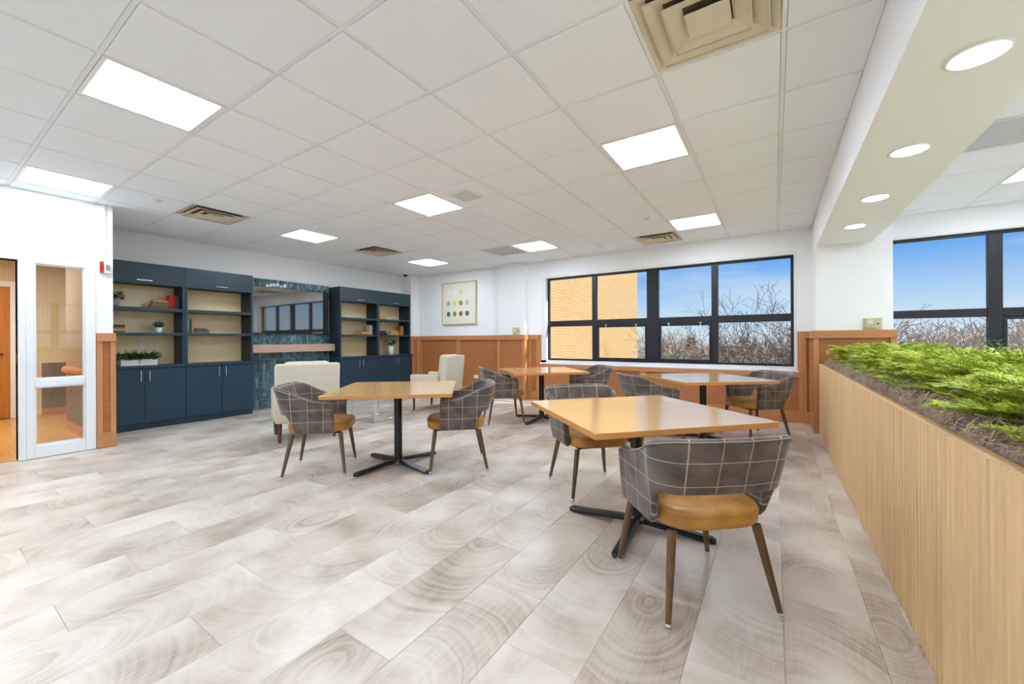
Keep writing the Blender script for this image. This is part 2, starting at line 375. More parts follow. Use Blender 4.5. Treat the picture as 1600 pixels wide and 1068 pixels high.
def mat_brick():
    ma = bpy.data.materials.new('brick_facade'); ma.use_nodes = True; t = ma.node_tree; L = t.links.new
    b = t.nodes['Principled BSDF']; b.inputs['Roughness'].default_value = .9
    co = N(t, 'ShaderNodeTexCoord'); sp = N(t, 'ShaderNodeSeparateXYZ'); L(co.outputs['Object'], sp.inputs[0])
    ad = N(t, 'ShaderNodeMath', op='ADD'); L(sp.outputs[0], ad.inputs[0]); L(sp.outputs[1], ad.inputs[1])
    cb = N(t, 'ShaderNodeCombineXYZ'); L(ad.outputs[0], cb.inputs[0]); L(sp.outputs[2], cb.inputs[1])
    br = N(t, 'ShaderNodeTexBrick'); L(cb.outputs[0], br.inputs['Vector']); br.inputs['Scale'].default_value = 1
    br.inputs['Brick Width'].default_value = .21; br.inputs['Row Height'].default_value = .075; br.inputs['Mortar Size'].default_value = .007; br.inputs['Bias'].default_value = 0
    br.inputs['Color1'].default_value = lin(158, 126, 82); br.inputs['Color2'].default_value = lin(164, 134, 92); br.inputs['Mortar'].default_value = lin(172, 152, 118)
    L(br.outputs['Color'], b.inputs['Base Color']); return ma
brick_m = mat_brick()
BOOKM = {}
def bookmat(rgb):
    if rgb not in BOOKM: BOOKM[rgb] = M('book_cover_%d' % len(BOOKM), lin(*rgb), .55)
    return BOOKM[rgb]
paper = M('book_pages', lin(226, 216, 190), .8)
FPF_END = 0

# ================================================================== the room shell
YW = 6.92        # window wall
XL = -7.52       # bookcase wall
XN = -6.30       # door wall, nearer
XB = 0.436       # left face of the beam
XR = 6.0         # far right wall
YB = -3.6        # wall behind the camera

# ---- floor: base slab + vinyl planks
fl = struct(MB().box((XL - .2, YB - .2, -.16), (XR + .2, YW + .2, -.004)).build('floor', floor_m))
PW, PL = .305, .914
cache = {}
def plank_mesh(w, l):
    k = (round(w, 3), round(l, 3))
    if k not in cache:
        c = .0012; hw, hl = w/2 - .0004, l/2 - .0004
        me = MB().add([(-hw,-hl,-.004),(hw,-hl,-.004),(hw,hl,-.004),(-hw,hl,-.004),
                       (-hw,-hl,-c),(hw,-hl,-c),(hw,hl,-c),(-hw,hl,-c),
                       (-hw+c,-hl+c,0),(hw-c,-hl+c,0),(hw-c,hl-c,0),(-hw+c,hl-c,0)],
                      [(3,2,1,0),(0,1,5,4),(1,2,6,5),(2,3,7,6),(3,0,4,7),(4,5,9,8),(5,6,10,9),(6,7,11,10),(7,4,8,11),(8,9,10,11)]).mesh('plank')
        me.materials.append(floor_m); cache[k] = me
    return cache[k]
x0s = -2.412
for i in range(-17, 10):
    xa, xb = x0s + i * PW, x0s + (i + 1) * PW
    xa, xb = max(xa, -7.07), min(xb, .455)
    if xb - xa < .02: continue
    off = .99 + ((i * 2) % 3) * .305 + (0.0 if i % 2 == 0 else .0)
    for j in range(-3, 9):
        ya, yb = off + (j - 1) * PL, off + j * PL
        ylo = 1.365 if xa < XN + .02 else -.6
        if xa < XN + .02 < xb and yb < 1.5: pass
        ya, yb = max(ya, ylo), min(yb, YW)
        if yb - ya < .02: continue
        if xb < XN and yb < 1.36: continue
        obj('plank', plank_mesh(xb - xa, yb - ya), fl, ((xa + xb)/2, (ya + yb)/2, 0))

# ---- ceiling: slab, tiles, grid bars
ce = struct(MB().box((XL - .2, YB - .2, ZC + .02), (XR + .2, YW + .2, ZC + .2)).build('ceiling', tile_mat))
G = .6096; GX0, GY0 = -.5621, .5948
def gx(i): return GX0 + i * G
def gy(j): return GY0 + j * G
# cells used by fittings: (i, j) is the tile between gx(i)..gx(i+1), gy(j)..gy(j+1)
LIGHTS = [(-5, 0), (-1, 4), (-9, 0), (-5, 4), (-1, 8), (-9, 8), (-9, 4), (-5, 8), (-1, 0), (4, 8)]
EXTRA = [(-1, -4), (-5, -4), (-9, -4), (4, 4), (4, 0), (4, -4), (8, 8), (8, 4), (8, 0), (8, -4)]
DIFF = [(0, 2), (-9, 2), (-9, 6), (-2, 9)]
GRILL = [(-6, 8), (3, 6)]
used = set(LIGHTS + EXTRA + DIFF + GRILL)
tcache = {}
def tile_mesh(w, l):
    k = (round(w, 3), round(l, 3))
    if k not in tcache:
        hw, hl = w/2, l/2; c = .003
        me = MB().add([(-hw,-hl,.016),(hw,-hl,.016),(hw,hl,.016),(-hw,hl,.016),(-hw,-hl,c-.001),(hw,-hl,c-.001),(hw,hl,c-.001),(-hw,hl,c-.001),
                       (-hw+c,-hl+c,-.001),(hw-c,-hl+c,-.001),(hw-c,hl-c,-.001),(-hw+c,hl-c,-.001)],
                      [(0,1,2,3),(4,5,1,0),(5,6,2,1),(6,7,3,2),(7,4,0,3),(8,9,5,4),(9,10,6,5),(10,11,7,6),(11,8,4,7),(11,10,9,8)]).mesh('ceiling_tile')
        me.materials.append(tile_mat); tcache[k] = me
    return tcache[k]
BW = .024
def clip_cell(i, j):
    xa, xb, ya, yb = gx(i) + BW/2 + .0015, gx(i+1) - BW/2 - .0015, gy(j) + BW/2 + .0015, gy(j+1) - BW/2 - .0015
    if i <= 1: xa, xb = max(xa, XL + .001), min(xb, XB - .001)
    else: xa = max(xa, .973)
    ya, yb = max(ya, YB), min(yb, YW - .001)
    return xa, xb, ya, yb
for i in range(-12, 12):
    for j in range(-7, 11):
        if (i, j) in used: continue
        if i in (2,) and gx(i + 1) < .99: continue
        xa, xb, ya, yb = clip_cell(i, j)
        if xb - xa < .02 or yb - ya < .02: continue
        if xb < XN and yb < 1.2: continue
        if j < -2 or i > 5: continue
        obj('ceiling_tile', tile_mesh(xb - xa, yb - ya), ce, ((xa + xb)/2, (ya + yb)/2, ZC))
# tiles far behind the camera and far right: one surface
rest = MB()
for i in range(-12, 12):
    for j in range(-7, 11):
        if (i, j) in used or not (j < -2 or i > 5): continue
        xa, xb, ya, yb = clip_cell(i, j)
        if xb - xa < .02 or yb - ya < .02: continue
        rest.box((xa, ya, ZC - .001), (xb, yb, ZC + .016))
tag(rest.build('ceiling_tile_field', tile_mat, ce), kind='stuff')
for i in range(-11, 11):
    x = gx(i)
    if XB - .03 < x < 1.0: continue
    yl = 1.36 if x < XN else YB
    MB().cbox((x - BW/2, yl, ZC + .003), (x + BW/2, YW - .001, ZC + .02), .002).build('grid_bar', tbar_mat, ce)
for j in range(-6, 11):
    y = gy(j)
    if y > YW: continue
    MB().cbox((XL + .001 if y > 1.36 else XN + .001, y - BW/2, ZC + .0035), (XB - .001, y + BW/2, ZC + .02), .002).build('grid_bar', tbar_mat, ce)
    MB().cbox((.975, y - BW/2, ZC + .0035), (XR, y + BW/2, ZC + .02), .002).build('grid_bar', tbar_mat, ce)

# ---- walls
def wall_with_holes(name, axis, c0, c1, a0, a1, z0, z1, holes, mat=white_wall):
    """axis 'x': wall runs along X, thickness c0..c1 in Y; holes (a0,a1,z0,z1) sorted"""
    mb = MB()
    def b(s, e, p, q):
        if e - s < 1e-4 or q - p < 1e-4: return
        if axis == 'x': mb.box((s, c0, p), (e, c1, q))
        else: mb.box((c0, s, p), (c1, e, q))
    cur = a0
    for h in holes:
        b(cur, h[0], z0, z1); b(h[0], h[1], z0, h[2]); b(h[0], h[1], h[3], z1); cur = h[1]
    b(cur, a1, z0, z1)
    return struct(mb.build(name, mat))
W1 = (-3.83, .27, .735, 2.415)      # opening of window 1
W2 = (1.22, 5.5, .735, 2.445)
WT = .24
wall_win = wall_with_holes('wall_window', 'x', YW, YW + WT, XL - .2, XR + .2, -.16, ZC + .2, [W1, W2])
wall_left = wall_with_holes('wall_left', 'y', XL - .15, XL, 1.30, YW, -.16, ZC + .2, [])
# nearer wall with the door and the sidelight
D1 = (-.30, .655, -.16, 2.0)
SL = (.70, 1.19, .02, 2.03)
wall_near = wall_with_holes('wall_near_left', 'y', XN - .12, XN, YB, 1.345, -.16, ZC + .2, [D1, SL])
wall_ret = struct(MB().box((XL - .55, 1.27, -.16), (XN - .12, 1.345, ZC + .2)).build('wall_return', white_wall))
wall_back = struct(MB().box((XN, YB - .15, -.16), (XR, YB, ZC + .2)).build('wall_back', white_wall))
W3 = (.2, 5.2, .8, 2.4)
wall_right = wall_with_holes('wall_right', 'y', XR, XR + .2, YB, YW, -.16, ZC + .2, [W3])
# pilasters and the right column
pil = struct(MB().box((-4.73, 6.76, -.003), (-4.12, YW - .001, ZC + .002)).build('wall_pilaster', white_wall))
pil2 = struct(MB().box((XL + .001, 6.66, -.003), (-7.2, YW - .001, ZC + .002)).build('wall_corner_pilaster', white_wall))
YC = 6.276
colr = struct(MB().box((.440, YC, -.003), (1.15, YW - .001, ZC + .002)).build('wall_column', white_wall))
beam = struct(MB().box((XB, YB + .001, 2.316), (.972, YC - .001, ZC + .019)).build('wall_beam', beam_white))
BEAMZ = 2.316

# ---- wainscot: cap, base, stiles and recessed panels, all parts of their wall
CAPZ, CAPB, BASEZ = 1.277, 1.182, .165
def wains(parent, mp, segs, cap=True, z1=CAPZ, zb=CAPB, panel_d=.006, fr_d=.028):
    """segs: list of (a0, a1) panels incl. frames; mp(a, d, z) -> point, d = distance out of the wall"""
    def bx(name, a0, a1, z0, zz1, d0, d1, mat, c=.002):
        p, q = mp(a0, d0, z0), mp(a1, d1, zz1)
        return MB().cbox(p, q, c).build(name, mat, parent)
    a_lo, a_hi = segs[0][0], segs[-1][1]
    if cap: bx('cap_rail', a_lo, a_hi, zb, z1, .0005, fr_d + .012, wood_h)
    bx('base_rail', a_lo, a_hi, .001, BASEZ, .0005, fr_d + .003, wood_h)
    for (a0, a1) in segs:
        sw = min(.055, (a1 - a0) * .3)
        top = zb
        bx('wainscot_stile', a0, a0 + sw, BASEZ + .0005, top - .0005, .0005, fr_d, wood_v)
        bx('wainscot_stile', a1 - sw, a1, BASEZ + .0005, top - .0005, .0005, fr_d, wood_v)
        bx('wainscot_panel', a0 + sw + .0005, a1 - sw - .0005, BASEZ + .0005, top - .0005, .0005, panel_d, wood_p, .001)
mwin = lambda a, d, z: (a, YW - d, z)
# left and right of window 1, full height
wains(wall_win, mwin, [(-4.095, W1[0] - .045)])
wains(wall_win, mwin, [(W1[1] + .075, .4385)])
# below window 1
wains(wall_win, mwin, [(W1[0] - .044, -1.85), (-1.849, W1[1] + .074)], cap=True, z1=W1[2] - .032, zb=W1[2] - .10)
# casing either side of the window, up to the cap
MB().cbox((W1[1] + .001, YW - .026, W1[2] - .03), (W1[1] + .074, YW - .0005, CAPZ), .002).build('window_casing', wood_v, wall_win)
MB().cbox((W1[0] - .044, YW - .026, W1[2] - .03), (W1[0] - .001, YW - .0005, CAPZ), .002).build('window_casing', wood_v, wall_win)
# art wall
wains(wall_win, mwin, [(-7.17, -5.95), (-5.949, -4.755)])
# pilaster front and side
wains(pil, lambda a, d, z: (a, 6.76 - d, z), [(-4.755, -4.095)])
wains(pil, lambda a, d, z: (-4.12 + d, a, z), [(6.762, 6.89)])
wains(pil2, lambda a, d, z: (a, 6.66 - d, z), [(-7.40, -7.175)])
wains(pil2, lambda a, d, z: (-7.2 + d, a, z), [(6.662, 6.89)])
# right column: front face and the side towards the room
wains(colr, lambda a, d, z: (a, YC - d, z), [(.412, 1.175)])
wains(colr, lambda a, d, z: (.440 - d, a, z), [(YC + .0005, 6.89)])
# end of the nearer left wall
wains(wall_near, lambda a, d, z: (XN + d, a, z), [(1.207, 1.362)])

# ---- windows
def window(name, x0, x1, z0, z1, yf, mull, rail, low_extra, mapf, sill=True, top=.035):
    w = struct(obj(name, None, None, (0, 0, 0)))
    def bx(nm, a, b, mat=frame_black, c=.004):
        p, q = mapf(*a), mapf(*b); return MB().cbox(p, q, c).build(nm, mat, w)
    d0, d1 = yf, yf + .06
    bx('window_frame', (x0, d0, z1 - top), (x1, d1, z1)); bx('window_frame', (x0, d0, z0), (x1, d1, z0 + .035))
    bx('window_frame', (x0, d0, z0 + .0355), (x0 + .035, d1, z1 - top - .0005)); bx('window_frame', (x1 - .035, d0, z0 + .0355), (x1, d1, z1 - top - .0005))
    edges = [x0 + .035]
    for (a, b) in mull:
        bx('mullion', (a, d0 - .01, z0 + .0355), (b, d1, z1 - top - .0005)); edges += [a, b]
    edges.append(x1 - .035)
    k = 0
    for a, b in zip(edges[0::2], edges[1::2]):
        bx('rail', (a + .0005, d0, rail[0]), (b - .0005, d1, rail[1]))
        bx('pane', (a + .0005, d0 + .028, rail[1] + .0005), (b - .0005, d0 + .034, z1 - top - .001), glass, .0005)
        if k in low_extra:                      # opening sash: its own thicker frame and two latches
            s = .034
            for (p, q) in (((a + .0005, d0 - .008, z0 + .0355), (a + s, d0 + .05, rail[0] - .0005)), ((b - s, d0 - .008, z0 + .0355), (b - .0005, d0 + .05, rail[0] - .0005)),
                           ((a + s + .0005, d0 - .008, z0 + .0355), (b - s - .0005, d0 + .05, z0 + .0355 + s)), ((a + s + .0005, d0 - .008, rail[0] - s), (b - s - .0005, d0 + .05, rail[0] - .0005))):
                bx('sash', p, q)
            bx('pane', (a + s + .001, d0 + .02, z0 + .036 + s), (b - s - .001, d0 + .026, rail[0] - s - .0005), glass, .0005)
            for t in (.2, .8):
                xx = a + (b - a) * t
                hmb = MB()
                p, q = mapf(xx - .03, d0 - .024, rail[0] + .004), mapf(xx + .03, d0 - .0085, rail[0] + .016)
                hmb.cbox(p, q, .004)
                p, q = mapf(xx - .008, d0 - .02, rail[0] - .05), mapf(xx + .008, d0 - .0085, rail[0] + .004)
                hmb.cbox(p, q, .003)
                hmb.build('latch', chrome, w)
        else:
            bx('pane', (a + .0005, d0 + .028, z0 + .036), (b - .0005, d0 + .034, rail[0] - .0005), glass, .0005)
        k += 1
    return w
YF = YW + .07
idm = lambda x, y, z: (x, y, z)
w1 = window('window_1', W1[0] + .105, W1[1] - .035, .780, 2.372, YF, [(-2.80, -2.715), (-1.815, -1.62), (-.822, -.728)], (1.43, 1.54), (1, 2), idm)
w2 = window('window_2', W2[0] + .02, W2[1] - .02, .780, 2.425, YF, [(2.10, 2.215), (3.25, 3.40), (4.35, 4.44)], (1.425, 1.525), (1,), idm)
w3 = window('window_3', W3[0] + .02, W3[1] - .02, .83, 2.38, XR + .06, [(1.40, 1.49), (2.60, 2.78), (3.9, 3.99)], (1.44, 1.54), (), lambda x, y, z: (y, x, z))
# white reveal boards around window 1 and sill
for ww, W in ((w1, W1), (w2, W2)):
    x0f, x1f = (W1[0] + .105, W1[1] - .035) if ww is w1 else (W2[0] + .02, W2[1] - .02)
    z0f, z1f = (.78, 2.372) if ww is w1 else (.78, 2.425)
    MB().cbox((W[0] - .02, YW - .03, W[2] - .03), (W[1] + .02, YW + .069, W[2] - .0005), .004).build('window_sill', trim_white, ww)
    MB().box((W[0] + .0005, YW - .004, W[2]), (x1f, YF + .02, z0f - .0005)).build('window_reveal', trim_white, ww)
    MB().box((W[0] + .0005, YW - .004, W[2] + .0005), (x0f - .0005, YF + .06, W[3] - .0005)).build('window_reveal', trim_white, ww)
    MB().box((x1f + .0005, YW - .004, W[2] + .0005), (W[1] - .0005, YF + .06, W[3] - .0005)).build('window_reveal', trim_white, ww)
    MB().box((x0f, YW - .004, z1f + .0005), (x1f, YF + .06, W[3] - .0005)).build('window_reveal', trim_white, ww)

# ---- door opening and sidelight in the nearer wall
tr = struct(obj('trim_1', None))
def tb(nm, a, b, mat=trim_white, c=.004): return MB().cbox(a, b, c).build(nm, mat, tr)
xo = XN + .022
tb('door_header', (XN - .13, D1[0] - .06, 2.0), (xo, 1.203, 2.055))
tb('jamb', (XN - .13, .655, -.002), (xo + .006, .705, 1.9995))
tb('jamb', (XN - .13, D1[0] - .06, -.002), (xo, D1[0], 1.9995))
tb('sidelight_stile', (XN - .1, .7055, .001), (xo, .762, 1.9995))
tb('sidelight_stile', (XN - .1, 1.122, .001), (xo, 1.203, 1.9995))
tb('sidelight_rail', (XN - .1, .7625, .001), (xo, 1.1215, .122))
tb('sidelight_rail', (XN - .1, .7625, .722), (xo, 1.1215, .802))
tb('sidelight_rail', (XN - .1, .7625, 1.982), (xo, 1.1215, 1.9995))
for z0, z1 in ((.1225, .7215), (.8025, 1.9815)):
    tb('pane', (XN - .035, .763, z0), (XN - .028, 1.121, z1), glass_r, .0005)
    for (a, b) in (((XN - .06, .763, z0), (XN + .008, .775, z1)), ((XN - .06, 1.109, z0), (XN + .008, 1.121, z1)),
                   ((XN - .06, .7755, z0), (XN + .008, 1.1085, z0 + .012)), ((XN - .06, .7755, z1 - .012), (XN + .008, 1.1085, z1))):
        tb('glazing_bead', a, b, trim_white, .002)
tb('strike_plate', (XN - .06, .6525, .98), (XN - .03, .6548, 1.06), black_metal, .0005)

# ---- hall behind the sidelight
HX = -9.95
hall_floor = struct(MB().box((HX - .2, -3.0, -.16), (XN - .06, 1.2695, -.0005)).box((HX - .2, 1.2695, -.16), (XL - .551, 3.6, -.0005)).build('floor_hall', hall_floor_m))
hall_floor.location.z = 0
hw = struct(MB().box((HX - .15, -3.0, -.16), (HX, 3.6, 2.75)).build('wall_hall_far', hall_paper))
MB().box((HX, -3.0, 2.45), (XN - .121, 1.2695, 2.6)).box((HX, 1.2695, 2.45), (XL - .551, 3.6, 2.6)).build('ceiling_hall', M('hall_ceiling', lin(226, 208, 172), .7)); struct(bpy.data.objects['ceiling_hall'])
struct(MB().box((HX, 3.6, -.16), (XL - .16, 3.7, 2.6)).box((XL - .55, 1.346, -.16), (XL - .50, 3.6, 2.6)).build('wall_hall_end', hall_tan))
struct(MB().box((HX, -3.1, -.16), (XN - .121, -3.0, 2.6)).build('wall_hall_near', hall_tan))
MB().cbox((HX + .0005, 1.28, .001), (HX + .025, 1.92, .10), .003).build('hall_base_board', wood_h, hw)
MB().cbox((HX + .0005, 1.28, .1005), (HX + .018, 1.92, .84), .003).build('hall_panel', hall_grey, hw)
MB().cbox((HX + .0005, 1.96, .001), (HX + .03, 2.06, 2.1), .003).build('corner_trim', trim_white, hw)
d2 = struct(obj('door_1', None))
MB().cbox((HX + .002, -.05, .006), (HX + .045, .955, 2.03), .003).build('door_leaf', door_wood, d2)
MB().cbox((HX + .002, -.14, .001), (HX + .055, -.052, 2.12), .003).build('door_frame', trim_white, d2)
MB().cbox((HX + .002, .957, .001), (HX + .055, 1.045, 2.12), .003).build('door_frame', trim_white, d2)
MB().cbox((HX + .002, -.0515, 2.0325), (HX + .055, .9565, 2.12), .003).build('door_frame', trim_white, d2)
MB().tube([(HX + .046, .88, 1.0), (HX + .10, .88, 1.0), (HX + .105, .78, 1.0)], .011, 8).build('door_handle', black_metal, d2)
MB().cbox((XL - .549, 1.25, .001), (XN - .125, 1.2695, .12), .003).build('hall_base_board', wood_h, wall_ret)
MB().cbox((XL - .549, 1.256, .6205), (XN - .125, 1.2695, 2.44), .003).build('hall_panel', hall_dim, wall_ret)  # added sheet, its brown stands in for dark reflection
MB().cbox((XL - .549, 1.256, .1205), (XN - .125, 1.2695, .62), .003).build('hall_panel', hall_grey, wall_ret)
hr = thing('handrail', 'wooden wall handrail in the hall behind the sidelight glass', 'handrail', (0, 0, 0))
MB().prism([(.0145, 0), (.05, .0), (.085, .03), (.085, .07), (.06, .10), (.0145, .10)], -7.9, -6.7, lambda a, b, x: (x, 1.2695 - a, .76 + b)).build('rail', wood_h, hr)
hl = thing('hall_fill_light', 'added warm round ceiling light, unseen, brightening the hall beyond the door', 'ceiling light', (-8.2, .3, 2.449))  # lamp added out of view to brighten the hall
MB().lathe([(.16, -.012), (.17, 0)], n=28).build('trim_ring', plastic_white, hl); MB().lathe([(.145, -.016), (.15, -.0125)], n=28).build('lens', hall_fill_e, hl)

# ================================================================== ceiling fittings
def lay_light(i, j, label, group=None):
    t = thing('ceiling_light', label, 'ceiling light', ((gx(i) + gx(i+1))/2, (gy(j) + gy(j+1))/2, ZC), 0, group)
    h = G/2 - BW/2 - .001
    f = MB(); hi = h - .022
    for (a, b) in (((-h, -h), (h, -hi)), ((-h, hi), (h, h)), ((-h, -hi), (-hi, hi)), ((hi, -hi), (h, hi))):
        f.box((a[0], a[1], -.001), (b[0], b[1], .019))
    f.build('frame', trim_white, t)
    MB().cbox((-hi + .001, -hi + .001, .008), (hi - .001, hi - .001, .018), .002).build('diffuser', panel_e, t)
LL = {(-5, 0): 'large square light panel at top left of the ceiling, second from the camera', (-1, 4): 'square ceiling light right of centre, above the front white table',
      (-9, 0): 'square light panel at far left, right above the glazed sidelight wall', (-5, 4): 'square ceiling light in mid ceiling beside the small speaker grille',
      (-1, 8): 'square ceiling light near the window wall beside the white air diffuser', (-9, 8): 'smallest square ceiling light, above the far corner by the bookcase',
      (-9, 4): 'square ceiling light above the television, between two brown air diffusers', (-5, 8): 'square ceiling light touching the grey return grille',
      (-1, 0): 'square ceiling light directly over the camera, outside the picture', (4, 8): 'ceiling light cut by the right edge, beyond the beam'}
for c in LIGHTS: lay_light(c[0], c[1], LL[c])
for c in EXTRA: lay_light(c[0], c[1], 'square ceiling light outside the picture, behind or right of the camera', 'ceiling lights outside the picture')

def diffuser(i, j, label):
    t = thing('air_diffuser', label, 'air vent', ((gx(i) + gx(i+1))/2, (gy(j) + gy(j+1))/2, ZC))
    h = G/2 - BW/2 - .002
    def ring(ro, zo, ri, zi, th=.003):
        mb = MB(); c = [(-1,-1),(1,-1),(1,1),(-1,1)]
        vv = [(a*ro, b*ro, zo) for a, b in c] + [(a*ri, b*ri, zi) for a, b in c] + [(a*ro, b*ro, zo + th) for a, b in c] + [(a*ri, b*ri, zi + th) for a, b in c]
        ff = []
        for k in range(4):
            n = (k + 1) % 4
            ff += [(k, 4 + k, 4 + n, n), (8 + k, 8 + n, 12 + n, 12 + k), (k, n, 8 + n, 8 + k), (4 + k, 12 + k, 12 + n, 4 + n)]
        return mb.add(vv, ff)
    MB().box((-h, -h, .0185), (h, h, .0195)).build('duct_opening', duct_brown, t)
    ring(h, -.002, h - .055, .016).build('frame', diffuser_metal, t)
    for ro, zo, ri, zi in ((.248, -.014, .172, .013), (.178, -.019, .10, .012)):
        l = ring(ro, zo, ri, zi); l.build('louver', diffuser_metal, t)
        c = MB()
        for (a, b) in (((-ro, -ro), (ro, -ro + .006)), ((-ro, ro - .006), (ro, ro)), ((-ro, -ro + .006), (-ro + .006, ro - .006)), ((ro - .006, -ro + .006), (ro, ro - .006))):
            c.box((a[0], a[1], zo - .004), (b[0], b[1], zo - .0005))
        c.build('louver_lip', diffuser_metal, t)
    MB().cbox((-.095, -.085, -.022), (.095, .085, -.008), .006).build('centre_plate', diffuser_metal, t)
    return t
for c, l in zip(DIFF, ('large beige square air diffuser at the top edge, next to the beam', 'brown square air diffuser above the left bookcase',
                       'brown square air diffuser above the far bookcase end of the television wall', 'pale square air diffuser close to the window wall')): diffuser(c[0], c[1], l)
def grille(i, j, label):
    t = thing('return_grille', label, 'air vent', ((gx(i) + gx(i+1))/2, (gy(j) + gy(j+1))/2, ZC)); h = G/2 - BW/2 - .002
    f = MB()
    for (a, b) in (((-h, -h), (h, -h + .025)), ((-h, h - .025), (h, h)), ((-h, -h + .025), (-h + .025, h - .025)), ((h - .025, -h + .025), (h, h - .025))): f.box((a[0], a[1], -.004), (b[0], b[1], .018))
    f.build('frame', grille_grey, t); MB().box((-h, -h, .0185), (h, h, .0195)).build('backing', grille_back, t)
    s = MB()
    for k in range(36):
        y = -h + .03 + k * (2*h - .06) / 35.0
        s.add([(-h + .025, y - .0075, .0125), (h - .025, y - .0075, .0125), (h - .025, y + .0065, .003), (-h + .025, y + .0065, .003)], [(0, 1, 2, 3)])
        s.box((-h + .025, y + .0055, .0015), (h - .025, y + .0075, .004))
    tag(s.build('slat_field', grille_grey, t), kind='stuff')
grille(GRILL[0][0], GRILL[0][1], 'grey return air grille beside a ceiling light near the window wall')
grille(GRILL[1][0], GRILL[1][1], 'grey return air grille beyond the beam at the right edge')
sp = thing('speaker_grille', 'small beige ceiling speaker grille beside the middle light', 'speaker', (-2.745, 3.315, ZC - .001))
MB().cbox((-.135, -.135, -.008), (.135, .135, -.0005), .004).build('frame', plastic_white, sp)
s = MB()
for k in range(24): s.box((-.115, -.115 + k * .01, -.0105), (.115, -.1095 + k * .01, -.0082))
tag(s.build('mesh_face', grille_grey, sp), kind='stuff')
for (x, y), l in zip([(-5.595, 1.55), (-1.344, 5.2), (-5.658, 5.22)], ['small sprinkler cap above the left bookcase end', 'small sprinkler cap between the light and the window wall', 'small sprinkler cap by the far corner light']):
    t = thing('sprinkler', l, 'sprinkler', (x, y, ZC - .001)); MB().lathe([(.03, -.012), (.042, -.006), (.044, -.0005)], n=20).build('cover_plate', grille_grey, t); MB().lathe([(.012, -.022), (.014, -.0125)], n=12).build('cap', chrome, t)
t = thing('security_camera', 'black dome security camera in the far ceiling corner', 'camera', (-7.12, 6.42, ZC - .001))
MB().lathe([(.06, -.025), (.062, -.0005)], n=20).build('base', plastic_white, t); MB().lathe([(.004, -.072), (.025, -.067), (.042, -.05), (.05, -.0255)], n=20).build('dome', tv_black, t)
for k, (x, y) in enumerate([(.690, 5.306), (.690, 4.33), (.690, 3.352), (.690, 2.375), (.690, 1.40), (.690, .42), (.690, -.55)]):
    lab = ['farthest round downlight in the white beam, next to the column', 'second farthest round downlight in the white beam', 'second nearest round downlight in the white beam', 'nearest and largest round downlight in the white beam'][k] if k < 4 else 'round downlight in the white beam outside the picture'
    t = thing('downlight', lab, 'downlight', (x, y, BEAMZ - .0005), 0, None if k < 4 else 'downlights outside the picture')
    mb = MB(); mb.lathe([(.079, -.001), (.079, -.006), (.095, -.006), (.103, -.0005)], n=36); mb.build('trim_ring', trim_white, t)
    MB().lathe([(.076, -.0075), (.078, -.0065)], n=36).build('lens', down_e, t)
